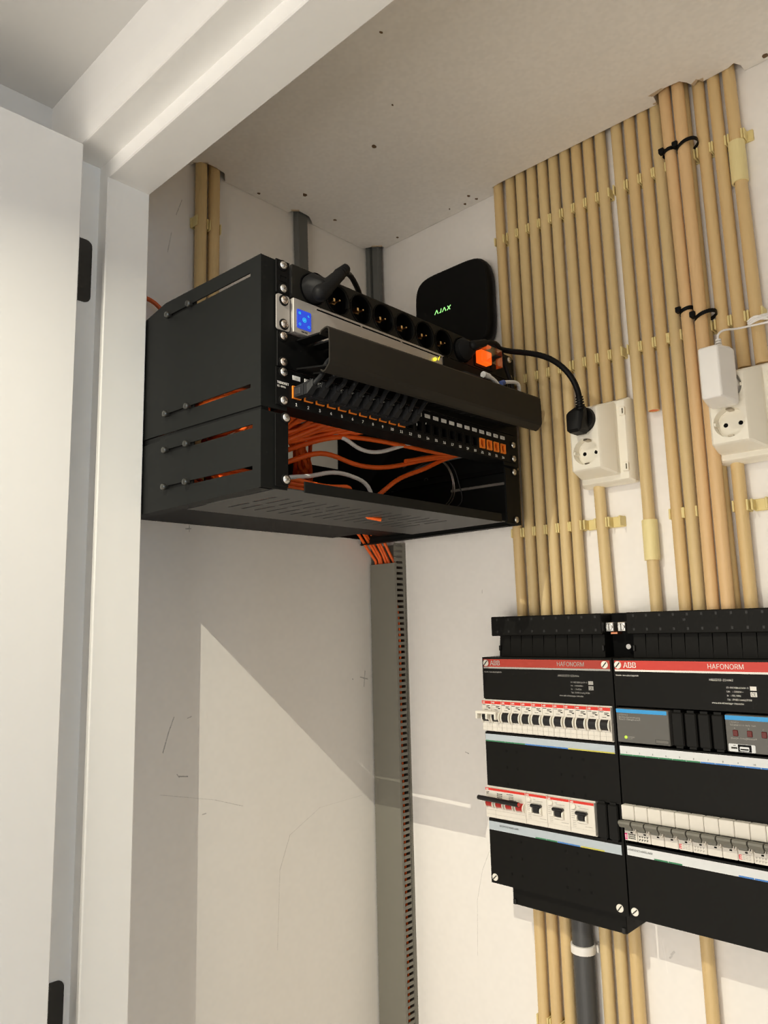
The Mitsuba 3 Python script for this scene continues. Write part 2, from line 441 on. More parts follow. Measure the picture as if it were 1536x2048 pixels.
# the recessed downlight
dl = thing("spotlight", "adjustable spotlight in the hall ceiling in front of the closet", "lamp")
aim = (AIM - LAMP) / np.linalg.norm(AIM - LAMP)
part(dl, "ceiling_ring", lathe([(.034, .0), (.046, -.003), (.046, 0), (.036, .012), (.034, 0)], "z", [LAMP[0], LAMP[1], HALL_CEIL], 32), WHITE_PLASTIC, 40)
part(dl, "head", tube([LAMP - aim * .030, LAMP - aim * .006], .022, 24), WHITE_PLASTIC, 40)

# ================================================================== CONDUITS
R = .0084
XC = -.0135
ordw = ["first", "second", "third", "fourth", "fifth", "sixth", "seventh", "eighth", "ninth", "tenth", "eleventh", "twelfth", "thirteenth", "fourteenth", "fifteenth", "sixteenth", "seventeenth", "eighteenth", "nineteenth", "twentieth"]
ROW1, ROW2, ROW3 = .512, .25, -.0065


def clip(parent, y, z, x=0.0, tall=True, plain=False):
    """A saddle clip: a foot on the wall and two arms that grip the pipe."""
    a = cbx(x - .0035, x - .0002, y - .0105, y + .0105, z - .008, z + .008, .0008)
    arms = [cbx(x - .0165, x - .0022, y + s * .0083, y + s * .0103, z - .0075, z + .0075, .0006) for s in (-1, 1)]
    lips = [cbx(x - .0192, x - .0162, y + s * .0076, y + s * .0103, z - .0075, z + .0075, .0006) for s in (-1, 1)]
    part(parent, "clip", cat(a, *arms, *lips), CLIP)


def conduit(label, pts, mat=CREAM, r=R, clips=(), group=None, coupling=None, open_end=False):
    k = thing("conduit", label, "conduit", group)
    p = np.array(pts, float)
    if open_end:
        part(k, "pipe", pipe_hollow(p[0], p[-1], r), mat, 30)
        d = (p[-1] - p[0]) / np.linalg.norm(p[-1] - p[0])
        part(k, "bore", tube([p[-1] - d * .03, p[-1] - d * .0010], r - .0013, 16), ORANGE_IN, 40, "orange inner lining at the open end")
    else:
        part(k, "pipe", tube(spline(p, 14) if len(p) > 2 else p, r, 20), mat, 40)
    for cy, cz in clips:
        clip(k, cy, cz)
    if coupling:
        (z0, z1, cyy) = coupling
        part(k, "coupling", lathe([(r, 0), (r + .0022, 0), (r + .0026, .001), (r + .0026, z1 - z0 - .001), (r + .0022, z1 - z0), (r, z1 - z0)], "z", [XC, cyy, z0], 24), PALE, 30, "pale yellow coupling sleeve")
    return k


TOP, PT = CEIL + .05, -.150
row = [(-.3224, -.3281), (-.3478, -.3507), (-.3690, -.3721), (-.3912, -.3937), (-.4128, -.4152), (-.4340, -.4362)]
mats = [CREAM, CREAM4, CREAM4, CREAM4, CREAM4, CREAM4, CREAM4, CREAM, CREAM, CREAM4, CREAM4, CREAM2, CREAM2, CREAM4]
for i, (ya, yb) in enumerate(row):
    conduit(f"cream conduit, {ordw[i]} from the left along the back wall, running from ceiling to breaker panel", [(XC, ya, TOP), (XC, (ya + yb) / 2, .2), (XC, yb, PT)], mats[i],
            clips=[(ya, ROW1), ((ya + yb) / 2, ROW2), (yb + .0008, ROW3)])
for i, ya in [(6, -.4552), (7, -.4766), (8, -.4980), (9, -.5193)]:
    yb = ya - .004
    conduit(f"cream conduit, {ordw[i]} from the left, ending at the outlet with the black plug", [(XC, ya, TOP), (XC, yb, .1755)], mats[i],
            clips=[(ya - .001, ROW1), (ya - .003, ROW2)])
conduit("cream conduit with a coupling sleeve low down, running beside the outlet with the black plug", [(XC, -.5470, TOP), (XC, -.5505, .25), (XC, -.5528, PT)], CREAM4, clips=[(-.5470, ROW1), (-.5500, ROW2)], coupling=(-.0690, -.0105, -.5522))
conduit("cut-off cream conduit with an open orange end halfway down the back wall", [(XC, -.5690, TOP), (XC, -.5720, .1484)], CREAM2, clips=[(-.5692, ROW1), (-.5712, ROW2)], open_end=True)
conduit("cream conduit just right of the cut-off open one, reaching the right breaker panel", [(XC, -.5905, TOP), (XC, -.5928, .2), (XC, -.5938, PT)], CREAM2, clips=[(-.5908, ROW1), (-.5928, ROW2), (-.5934, ROW3)])
conduit("cream conduit left beside the two cable-tied pinkish ones, reaching the right breaker panel", [(XC, -.6110, TOP), (XC, -.6130, .2), (XC, -.6132, PT)], CREAM4, clips=[(-.6118, ROW1), (-.6130, ROW2), (-.6131, ROW3)])
conduit("left of the two pinkish conduits standing proud of the row under black cable ties", [(-.0335, -.6335, TOP), (-.030, -.6375, .25), (-.030, -.6373, PT + .006)], CREAM3, r=.0082)
conduit("right of the two pinkish conduits standing proud of the row under black cable ties", [(-.0335, -.6535, TOP), (-.031, -.6562, .25), (-.031, -.6570, PT + .006)], CREAM3, r=.0085)
conduit("cream conduit half hidden behind the right cable-tied pinkish conduit", [(XC, -.6535, TOP), (XC, -.6560, .2), (XC, -.6590, PT)], CREAM4, clips=[(-.6542, ROW1), (-.6558, ROW2)])
conduit("cream conduit right of the cable-tied pair, ending at the outlet with the white adapter", [(XC, -.6760, TOP), (XC, -.6795, .180)], CREAM2, clips=[(-.6768, ROW1), (-.6788, ROW2)])
conduit("cream conduit second from the right, ending at the outlet with the white adapter", [(XC, -.6972, TOP), (XC, -.7012, .180)], CREAM2, clips=[(-.6980, ROW1), (-.7002, ROW2)])
conduit("rightmost cream conduit with a pale coupling sleeve near the ceiling", [(XC, -.7185, TOP), (XC, -.7235, .180)], CREAM2, clips=[(-.7200, ROW1), (-.7222, ROW2)], coupling=(.4430, .5040, -.7198))
conduit("short cream conduit from the outlet with the black plug down to the left breaker panel", [(XC, -.4768, .055), (XC, -.4805, PT)], CREAM4, clips=[(-.4780, ROW3)])
conduit("short cream conduit from the outlet with the white adapter to the right breaker panel", [(XC, -.6795, .058), (XC, -.6803, PT)], CREAM, clips=[(-.6797, ROW3)])
# empty clips beside them
for y, lab in [(-.4595, "empty yellowish pipe clip between two conduits just below the outlet with the black plug"), (-.5000, "empty yellowish pipe clip right of the short conduit below the outlet with the black plug"),
               (-.7035, "empty yellowish pipe clip right of the short conduit below the outlet with the white adapter"), ]:
    k = thing("pipe_clip", lab, "pipe clip")
    part(k, "foot", cbx(-.0045, -.0002, y - .0105, y + .0105, ROW3 - .008, ROW3 + .008, .0008), CLIP)
    for s in (-1, 1):
        part(k, "arm", cat(cbx(-.0165, -.004, y + s * .0083, y + s * .0103, ROW3 - .0075, ROW3 + .0075, .0006), cbx(-.0192, -.0162, y + s * .0076, y + s * .0103, ROW3 - .0075, ROW3 + .0075, .0006)), CLIP)
k = thing("pipe_clip", "empty yellowish pipe clip at the far right beside the rightmost conduit, by the ceiling", "pipe clip")
part(k, "foot", cbx(-.0045, -.0002, -.7400, -.7305, ROW1 - .008, ROW1 + .008, .0008), CLIP)
part(k, "arm", cbx(-.0175, -.004, -.7330, -.7308, ROW1 - .0075, ROW1 + .0075, .0006), CLIP)
# below the panels
FB = FLOOR + .02
below = [(-.3298, CREAM, "leftmost"), (-.3520, CREAM2, "second"), (-.3751, CREAM, "third")]
for y, m, w in below:
    conduit(f"cream conduit, {w} of the three left of the dark pipe below the left breaker panel", [(XC, y, -.545), (XC, y - .0005, FB)], m, clips=[(y, -.742)])
for y, m, w in [(-.4392, CREAM4, "leftmost"), (-.4616, CREAM4, "middle"), (-.4841, CREAM, "rightmost")]:
    conduit(f"cream conduit, {w} of the three right of the dark pipe below the left breaker panel", [(XC, y, -.545), (XC, y - .0005, FB)], m)
conduit("single cream conduit below the right breaker panel", [(XC, -.5847, -.53), (XC, -.5852, FB)], CREAM)
k = thing("supply_pipe", "thick dark grey pipe in a white clamp below the left breaker panel", "pipe")
part(k, "pipe", tube([(-.020, -.4068, -.545), (-.020, -.4070, FB)], .0152, 28), DARK_PIPE, 40)
part(k, "clamp", cat(lathe([(.0154, -.006), (.0178, -.0055), (.0178, .0055), (.0154, .006)], "z", [-.020, -.4068, -.620], 28), cbx(-.004, -.001, -.4420, -.420, -.6255, -.6145, .0008), cbx(-.012, -.001, -.4265, -.4225, -.6255, -.6145, .001)), WHITE_PLASTIC, 35, "white pipe clamp")
part(k, "clamp_screw", cyl("x-", [-.004, -.4345, -.620], .0032, .002, 12), ("metal", (.25, .27, .3)), 35)
# left wall pair
for xx, w, m in [(-.4243, "left", CREAM), (-.3992, "right", CREAM2)]:
    kk = thing("conduit", f"{w} of the two tan conduits on the left wall above the rack", "conduit")
    part(kk, "pipe", tube([(xx, -.0125, TOP), (xx + .0015, -.0125, .05)], .0096, 20), m, 40)
    z = .510
    part(kk, "clip", cat(cbx(xx - .013, xx + .013, -.0035, -.0002, z - .009, z + .009, .0008), *[cbx(xx + s * .0102 - .001, xx + s * .0102 + .001, -.019, -.002, z - .009, z + .009, .0005) for s in (-1, 1)]), CLIP)


# cable ties round the two proud conduits
def tie(label, y, x, z, r, w=.0026, head_y=None, slope=0.25):
    k = thing("cable_tie", label, "cable tie")
    an = np.linspace(0, 2 * np.pi, 29)
    c = np.array([x, y, z])
    v, f = [], []
    for a in an[:-1]:
        for rr, dz in ((r + .0002, -w), (r + .0013, -w), (r + .0013, w), (r + .0002, w)):
            v.append(c + [rr * math.cos(a) * -1.05, -rr * math.sin(a), dz + slope * -rr * math.sin(a) * -1])
    n = 28
    for i in range(n):
        for q in range(4):
            a, b = i * 4 + q, i * 4 + (q + 1) % 4
            a2, b2 = ((i + 1) % n) * 4 + q, ((i + 1) % n) * 4 + (q + 1) % 4
            f += [[a, b, b2], [a, b2, a2]]
    m = trimesh.Trimesh(v, f, process=False)
    part(k, "strap", m, BLACK, 40)
    hy = y + r * .95
    part(k, "lock_head", cbx(x - r * .75 - .004, x - r * .2, hy - .003, hy + .0045, z - .0035 + slope * r, z + .0045 + slope * r, .0008), BLACK)


tie("black cable tie on the left proud conduit near the ceiling", -.6340, -.0328, .5215, .0084)
tie("black cable tie on the right proud conduit near the ceiling", -.6590, -.0290, .5215, .0135)
tie("black cable tie on the left proud conduit above the white adapter", -.6374, -.0300, .2760, .0084)
tie("black cable tie on the right proud conduit above the white adapter", -.6620, -.0285, .2610, .0135)

# ================================================================== FLAT GREY DUCTS ABOVE THE RACK
for lab, pa, pb, wx, wy in [("flat grey cable duct on the left wall coming down from the ceiling behind the rack", (-.2070, -.008, .66), (-.1985, -.0085, .22), .0128, .0070),
                            ("flat grey duct hard in the wall corner, left of two going up through the ceiling", (-.0160, -.0065, .66), (-.0145, -.0065, .16), .0105, .0055),
                            ("flat grey duct leaning in the wall corner, right of two going up through the ceiling", (-.0150, -.0215, .66), (-.0140, -.0260, .16), .0060, .0088)]:
    k = thing("grey_duct", lab, "duct")
    pa, pb = np.array(pa), np.array(pb)
    cs = rrect(-wx, wx, -wy, wy, min(wx, wy) * .45, 4)
    m = prism_z(cs, 0, 1)
    v = m.vertices
    m.vertices = np.stack([v[:, 0], v[:, 1], v[:, 2] * 0], 1) + pa + v[:, 2:3] * (pb - pa)
    if m.volume < 0:
        m.invert()
    add(k, m, GREY_FLAT)

# ================================================================== THE RACK
XL, XR, YF = -.565, -.052, -.360
U = [.0978, .14225, .1867, .23115, .2756]


def drift(y):
    return (y - YF) * .036


def side(zlow, zhigh, lower):
    if lower:
        pts = [(YF, 0), (YF, .0885), (-.145, .0885 + drift(-.145)), (-.143, .0845 + drift(-.143)), (0, .0845 + drift(-.1)), (0, 0)]
    else:
        pts = [(YF, .0925), (YF, .2735), (-.152, .2735 + drift(-.152)), (-.100, .272), (0, .232), (0, .0925 + drift(-.12)), (-.12, .0925 + drift(-.12))]
    return Polygon(pts)


def slot(y0, y1, z, h):
    return Polygon([(y0, z - h / 2 + 0), (y1, z - h / 2 + drift(y1) * .6), (y1, z + h / 2 + drift(y1) * .6), (y0, z + h / 2)])


def screw(parent, x, y, z, mat=STEEL, r=.0050, washer=True, name="screw"):
    """A cross-head rack screw that looks to -y."""
    if washer:
        part(parent, "washer", lathe([(.0035, 0), (.0066, 0), (.0066, .0009), (.0058, .0015), (.0035, .0015)], "y-", [x, y, z], 18), BLACK, 35, "black washer" if COUNT.get(parent + "__washer", 0) == 0 else None)
    h = .0012 if washer else 0
    part(parent, name, lathe([(r * .98, 0), (r, .0006), (r * .9, .0016), (r * .6, .0026), (r * .25, .0029), (0, .0030)], "y-", [x, y - h, z], 18), mat, 40)
    s = screw.n = getattr(screw, "n", 0) + 1
    a = s * .9
    c, d = math.cos(a), math.sin(a)
    cross = []
    for u in ((c, d), (-d, c)):
        v = (-u[1], u[0])
        cross.append(hull([(x + i * u[0] * r * .55 + j * v[0] * .0005, y - h - dy, z + i * u[1] * r * .55 + j * v[1] * .0005) for i in (-1, 1) for j in (-1, 1) for dy in (.0018, .0031)]))
    part(parent, "screw_cross", cat(*cross), ("metal", (.22, .2, .18)))


def bolt(parent, x, y, z):
    """A dome bolt on the outside of a side plate (looks to -x)."""
    part(parent, "bolt", cat(lathe([(.0026, 0), (.0026, .004), (.0045, .004), (.0045, .0062), (.0036, .0078), (0, .0082)], "x-", [x, y, z], 16)), ("metal", (.16, .16, .15)), 40)


def bracket(lower, label):
    k = thing("rack_bracket", label, "rack bracket")
    pol = side(0, 0, lower)
    for s in ([(-.345, -.158, .0715), (-.345, -.158, .0235)] if lower else [(-.340, -.158, .2547), (-.341, -.158, .1195)]):
        pol = pol.difference(slot(s[0], s[1], s[2], .0046))
    z0, z1 = (0, .0885) if lower else (.0925, .2735)
    part(k, "side_plate", prism_x(pol, XL, XL + .0016), BLACK_METAL)
    polr = side(0, 0, lower)
    if lower:
        polr = polr.difference(slot(-.345, -.158, .0715, .0046))
    part(k, "side_plate", prism_x(polr, XR - .0016, XR), BLACK_METAL)
    # front flanges
    for xa, xb in ((XL, -.527), (-.0925, XR)):
        part(k, "front_flange", cbx(xa, xb, YF, YF + .0018, z0, z1, .0005), BLACK_METAL)
    # inner rear arms and wall rail
    zz = ([(.0715), (.0235)] if lower else [.2547, .1195])
    for sx in (XL + .0020, XR - .0036):
        part(k, "rear_arm", cat(bx(sx, sx + .0016, -.222, -.001, z0 + .012, z1 - .006), bx(min(sx, sx + .026 if sx < -.3 else sx - .024), max(sx + .0016, sx + .026) if sx < -.3 else sx + .0016, -.0035, -.001, z0 + .012, z1 - .006)), BLACK_MET2)
    if lower:
        part(k, "wall_rail", bx(XL + .003, XR - .003, -.0032, -.001, .0125, .0900), BLACK_MET2)
        part(k, "bottom_tray", prism_z(sbox(XL + .004, -.188, XR - .004, -.001).difference(sbox(-.128, -.072, -.050, .01)), .0100, .0122), BLACK_MET2)
        part(k, "bottom_flange", bx(XL + .0016, XL + .0190, -.352, -.004, .0003, .0018), BLACK_METAL)
        part(k, "bottom_flange", bx(XR - .0090, XR - .0016, -.34, -.004, .0003, .0018), BLACK_METAL)
        for sx in (XL + .0016, XR - .0116):
            part(k, "top_flange", prism_x(Polygon([(-.3585, .0880), (-.3585, .0945), (-.004, .0945 + drift(-.12)), (-.004, .0860 + drift(-.12))]), sx, sx + .0100), BLACK_MET2)
    else:
        part(k, "wall_rail", prism_y(sbox(XL + .003, .0915, XR - .003, .1400).union(sbox(-.112, .0915, XR - .003, .262)), -.0032, -.001), BLACK_MET2)
    for z in zz:
        for y in (-.2155, -.1650):
            bolt(k, XL, y, z + drift(y) * .6)
    if lower:
        part(k, "ear_strip", cbx(-.5459, -.527, YF - .0016, YF, .003, .0865, .0004), BLACK_MET2)
        part(k, "ear_strip", cbx(-.0926, -.0560, YF - .0016, YF, .003, .0865, .0004), BLACK_MET2)
        for x, z in ((-.5312, .0118), (-.5312, .0838), (-.0698, .0068), (-.0698, .0828)):
            screw(k, x, YF - .0016, z)
        for z in (.126, .0745):
            part(k, "grommet", lathe([(.0032, 0), (.0046, 0), (.0046, .0014), (.0032, .0014), (.0032, 0)], "x-", [XR - .0038, -.17, z - .025], 16), ("plastic", (.05, .05, .05)), 30)
    return k


upper = bracket(False, "tall black upper rack bracket holding the power strip, gateway and patch panel")
lower = bracket(True, "low black lower rack bracket with open front, bolted under the taller one")

# vented shelf at the bottom
k = thing("rack_shelf", "black vented shelf forming the bottom of the rack", "shelf")
hol = []
for i in range(17):
    x = -.5035 + i * .0204
    hol += [sbox(x - .0019, -.3085, x + .0019, -.2650).buffer(.0004), sbox(x - .0019, -.2545, x + .0019, -.2130).buffer(.0004)]
part(k, "plate", prism_z(sbox(-.5360, -.358, -.0935, -.165).difference(union_all(hol)), .0022, .0034), ("plastic", (.042, .042, .040)))
part(k, "front_lip", cbx(-.502, -.1062, -.3605, -.3585, .0005, .0135, .0004), BLACK_METAL)
part(k, "rear_lip", bx(-.5360, -.0935, -.1665, -.165, .0022, .014), BLACK_METAL)

# power strip
ps = thing("power_strip", "black eight-socket rack power strip with a glowing orange switch, topmost in the rack", "power strip")
zc4 = .2518
SOCK = [-.4905, -.4487, -.4069, -.3651, -.3225, -.2803, -.2381, -.1950]
face = sbox(-.5222, .2328, -.0660, .2742)
for sx in SOCK:
    face = face.difference(Point(sx, zc4).buffer(.0192, quad_segs=10))
part(ps, "face", prism_y(face, -.3640, -.3625), ("darkmetal", (.0150, .0140, .0115)))
part(ps, "body", cat(bx(-.5222, -.0660, -.3625, -.3170, .2725, .2742), bx(-.5222, -.0660, -.3625, -.3170, .2328, .2345), bx(-.5222, -.5205, -.3625, -.317, .2345, .2725), bx(-.0677, -.066, -.3625, -.317, .2345, .2725), bx(-.5222, -.0660, -.3185, -.3170, .2345, .2725)), ("plastic", (.020, .019, .017)))
for xa, xb in ((-.5450, -.5248), (-.0820, -.0600)):
    part(ps, "ear", cbx(xa, xb, -.3625, YF, .2325, .2745, .0005), BLACK_MET2)
    part(ps, "ear_boss", prism_y(rrect(xa + .004, xb - .004, .2475, .2555, .002).difference(rrect(xa + .005, xb - .005, .2485, .2545, .0015)), -.3632, -.3625), BLACK_MET2)
for i, sx in enumerate(SOCK):
    s = part(ps, "socket", lathe([(.0192, .0012), (.0205, .0012), (.0205, .0), (.0188, -.001), (.0184, -.016), (.0, -.016)], "y-", [sx, -.3640, zc4], 28), ("darkmetal", (.0022, .0022, .0022)), 35)
    if i not in (0, 7):
        part(s, "earth_clip", cat(cbx(sx - .0052, sx - .0018, -.3640 + .002, -.3640 + .016, zc4 - .0025, zc4 + .0025, .0006), cbx(sx + .0060, sx + .0085, -.3640 + .003, -.3640 + .016, zc4 + .0015, zc4 + .0040, .0006), cbx(sx - .0040, sx + .0080, -.3640 + .0125, -.3640 + .0145, zc4 - .0004, zc4 + .0010, .0004)), BRASS, False, "brass earth contacts")
for x, z, m in ((-.5352, .2678, STEEL), (-.5352, .2388, STEEL), (-.0700, .2678, STEEL), (-.0700, .2388, STEEL)):
    screw(ps, x, -.3625, z, m)
sw = part(ps, "rocker_switch", cbx(-.1610, -.1350, -.3760, -.3640, .2400, .2600, .0012), ("satin", (.5, .08, .01)), False, "orange rocker switch, lit", emitter={"type": "area", "radiance": rgb((1.3, .13, .008)), "sampling_weight": .3})
part(ps, "switch_cover", cat(bx(-.1640, -.1635, -.3860, -.3640, .2370, .2640), bx(-.1220, -.1215, -.3860, -.3640, .2370, .2640), bx(-.1640, -.1215, -.3860, -.3640, .2635, .2640), bx(-.1640, -.1215, -.3860, -.3855, .2370, .2640)), "clear", False, "clear flap over the switch")
part(ps, "switch_frame", prism_y(sbox(-.1655, .2355, -.1200, .2655).difference(sbox(-.1625, .2385, -.1230, .2625)), -.3655, -.3640), BLACK)

# network gateway
gw = thing("network_gateway", "silver rack gateway with a blue touchscreen, just under the power strip", "network gateway")
part(gw, "chassis", cat(cbx(-.5240, -.2480, -.3680, -.1500, .1878, .2305, .0008), bx(-.2480, -.0800, -.3660, -.1500, .1878, .2305)), SILVER)
for xa, xb in ((-.5456, -.5262), (-.0815, -.0605)):
    part(gw, "ear", prism_y(rrect(xa, xb, .1872, .2308, .0035), -.3640, -.3620), SILVER)
part(gw, "port_face", prism_y(sbox(-.2440, .1895, -.0840, .2290).difference(union_all([sbox(-.238 + i * .0150, .196, -.2255 + i * .0150, .2085) for i in range(9)])), -.3685, -.3660), BLACK, False, "black field with network ports")
for a, b in ((-.4873, -.4133), (-.4097, -.3374), (-.3333, -.2500)):
    part(gw, "vent_slit", bx(a, b, -.3684, -.3675, .2252, .2268), BLACK_SOFT)
scr = part(gw, "screen", prism_y(rrect(-.5188, -.4972, .1945, .2178, .0015), -.3688, -.3676), ("satin", (.01, .02, .1)), False, "blue touchscreen", emitter={"type": "area", "radiance": rgb((.012, .055, .62)), "sampling_weight": .2})
ic = []
cx_, cz_ = -.5078, .2062
for r0, r1 in ((0, .0014), (.0022, .0030)):
    ic.append(Point(cx_, cz_).buffer(r1, quad_segs=8).difference(Point(cx_, cz_).buffer(r0, quad_segs=8)) if r0 else Point(cx_, cz_).buffer(r1))
ic.append(sbox(-.5150 - .0016, .2132 - .0014, -.5150 + .0016, .2132 + .0014).difference(sbox(-.5150 - .0008, .2132 - .0006, -.5150 + .0008, .2132 + .0006)))
ic.append(Point(-.5012, .2127).buffer(.0014).difference(Point(-.5006, .2133).buffer(.0010)))
for c in ((-.5148, .1995), (-.5010, .1992)):
    ic.append(Point(*c).buffer(.0017).difference(Point(*c).buffer(.0011)))
part(scr, "icons", prism_y(union_all(ic), -.3692, -.3689), ("matte", (.02, .1, .12)), False, "cyan icons", emitter={"type": "area", "radiance": rgb((.03, .50, .85)), "sampling_weight": .05})
part(gw, "model_print", text_y("UDM-PRO", -.5120, .1905, .0016, -.3681, w=.009), PRINT_DARK)
for x, z in ((-.5352, .2240), (-.5352, .1945), (-.0700, .2240), (-.0700, .1945)):
    screw(gw, x, -.3640, z, STEEL_WARM)
part(gw, "led", tm(m3.Manifold.sphere(.0026, 16).translate([-.2665, -.3700, .2185])), ("satin", (.4, .35, .02)), 40, "yellow link light", emitter={"type": "area", "radiance": rgb((2.2, 1.7, .06)), "sampling_weight": .05})
part(gw, "led", hull([(-.2565, -.3685, .2190), (-.2555, -.3705, .2250), (-.2585, -.3705, .2225), (-.2565, -.3705, .2255), (-.2590, -.3685, .2205)]), ("satin", (.4, .35, .02)), False, None, emitter={"type": "area", "radiance": rgb((1.2, .95, .05)), "sampling_weight": .05})

# cable manager
cm = thing("cable_manager", "black finger cable duct with a protruding snap-on cover, across the rack front", "cable manager")
part(cm, "base", cat(cbx(-.5436, -.0610, -.3625, YF, .1432, .1860, .0005)), BLACK_MET2)
CX0, CX1, CD = -.519, -.0805, -.423


def tilt(m):
    m = tm(m) if isinstance(m, m3.Manifold) else m.copy()
    m.vertices[:, 2] += (m.vertices[:, 0] - CX0) * .0215
    return m


for i in range(17):
    x = CX0 + .004 + i * .0258
    w = .0185
    for z0, z1, yb in ((.1766, .1786, .1800), (.1352, .1372, .1455)):
        m = hull([(xx, -.3625, (yb if z0 > .15 else .1450) + dz) for xx in (x, x + w) for dz in (0, .002)] + [(xx, CD + .004, z0 + dz) for xx in (x + .001, x + w - .001) for dz in (0, .002)])
        part(cm, "finger", tilt(m), BLACK)
out = np.array([(CD + .0145, .1745), (CD + .0125, .1778), (CD + .0060, .1796), (CD + .0025, .1795), (CD, .1768), (CD - .0010, .1570), (CD - .0006, .1385), (CD + .0010, .1352), (CD + .0065, .1300), (CD + .0100, .1290), (CD + .0135, .1318)])
line = __import__("shapely").LineString(out).buffer(.0009, cap_style="round", quad_segs=3)
part(cm, "cover", tilt(prism_x(line, CX0, CX1)), ("darkmetal", (.020, .0175, .0140)), 35, "smooth snap-on cover")
for x, z in ((-.5352, .1805), (-.5352, .1492), (-.0700, .1805)):
    screw(cm, x, -.3625, z, STEEL_WARM)

# patch panel
pp = thing("patch_panel", "black 24-port patch panel with white port numbers, lowest in the upper bracket", "patch panel")
PX = [-.5157 + .01817 * i for i in range(24)]
JZ0, JZ1, JW = .1088, .1238, .0064
pl = sbox(-.5450, .0978, -.0610, .1420)
for x in PX:
    pl = pl.difference(sbox(x - JW - .0006, JZ0 - .0006, x + JW + .0006, JZ1 + .0006))
part(pp, "face_plate", prism_y(pl, -.3625, -.3605), ("darkmetal", (.0052, .0053, .0053)))
part(pp, "back_box", cat(bx(-.528, -.084, -.3605, -.330, .0985, .1000), bx(-.528, -.084, -.3605, -.330, .128, .1295), bx(-.528, -.084, -.332, -.330, .0985, .1295)), BLACK)
part(pp, "port_numbers", cat(*[text_y(str(i + 1), x, .1006, .0036, -.3625, mid=True, bold=True) for i, x in enumerate(PX)]), PRINT_WHITE, False, "white numbers 1 to 24")
part(pp, "maker_print", cat(text_y("TRENDNET", -.5440, .1225, .0028, -.3625, w=.0172, bold=True), text_y("TC-KP24", -.5440, .1185, .0022, -.3625, w=.0125)), PRINT_WHITE, False, "white maker lettering")
for i, x in enumerate(PX):
    if i < 11 or i > 19:
        rim = sbox(x - JW, JZ0, x + JW, JZ1).difference(union_all([sbox(x - .0046, JZ0 + .0042, x + .0046, JZ1 - .0018), sbox(x - .0024, JZ0 + .0015, x + .0024, JZ0 + .0044)]))
        part(pp, "jack", cat(prism_y(rim, -.3642, -.3560), prism_y(sbox(x - JW, JZ0, x + JW, JZ1), -.3545, -.3400)), ORANGE_JACK, False, "orange network jack" if i == 0 else None)
    else:
        part(pp, "port_frame", prism_y(sbox(x - JW, JZ0, x + JW, JZ1).difference(sbox(x - JW + .0012, JZ0 + .0012, x + JW - .0012, JZ1 - .0012)), -.3632, -.3560), BLACK, False, "empty port" if i == 11 else None)
    if i not in (3, 10):
        part(pp, "port_tag", cbx(x - .0059, x + .0059, -.3633, -.3625, .1312, .1368, .0003), TAG, False, "white paper tag" if i == 0 else None)
part(pp, "tag_print", cat(*[text_y("A" + str(i + 1), PX[i], .1324, .0024, -.3633, mid=True) for i in (0, 1)], *[bx(PX[i] - .003, PX[i] + .003, -.3635, -.3633, .1336, .1346) for i in (20, 21, 22, 23)]), PRINT_GREY)
part(pp, "white_tick", cat(bx(-.3035, -.3027, -.3640, -.3625, .1160, .1195), bx(-.2840, -.2833, -.3640, -.3625, .1215, .1240)), PRINT_WHITE)
for x, z in ((-.5352, .1370), (-.5352, .1032), (-.0700, .1265), (-.0700, .1045)):
    screw(pp, x, -.3625, z)

# black patch cables plugged into ports 1 to 11, running up into the cable manager
rs = np.random.RandomState(4)
for i in range(11):
    x = PX[i]
    kk = thing("patch_cable", f"black patch cable in the {ordw[i]} port of the patch panel, rising into the cable manager", "network cable")
    j = rs.rand(3)
    part(kk, "plug", cbx(x - .0048, x + .0048, -.3740, -.3560, .1120, .1205, .0006), ("plastic", (.022, .022, .024)))
    part(kk, "boot", hull([(x + sx * .0050, -.3640, z) for sx in (-1, 1) for z in (.1098, .1222)] + [(x + .0020 + sx * .0044, -.3840, z) for sx in (-1, 1) for z in (.1105, .1215)] + [(x + .0048 + sx * .0036, -.3905, z) for sx in (-1, 1) for z in (.1195, .1275)]), CORD)
    for q in range(4):
        part(kk, "boot_rib", cbx(x - .0042 + .0012 * q, x + .0058 + .0010 * q, -.3790 - .0030 * q, -.3778 - .0030 * q, .1095 + .0026 * q, .1228 + .0018 * q, .0005), CORD)
    pts = [(x + .002, -.3820, .1170), (x + .0055, -.3905, .1245), (x + .0095 + .004 * j[0], -.3935, .1350), (x + .014 + .008 * j[1], -.3940, .1470), (x + .028 + .01 * j[2], -.3930, .1590 + .004 * j[2]), (x + .080, -.3880, .1640 + .004 * j[0])]
    part(kk, "cable", tube(spline(pts, 22), .0030, 9), CORD, 50)
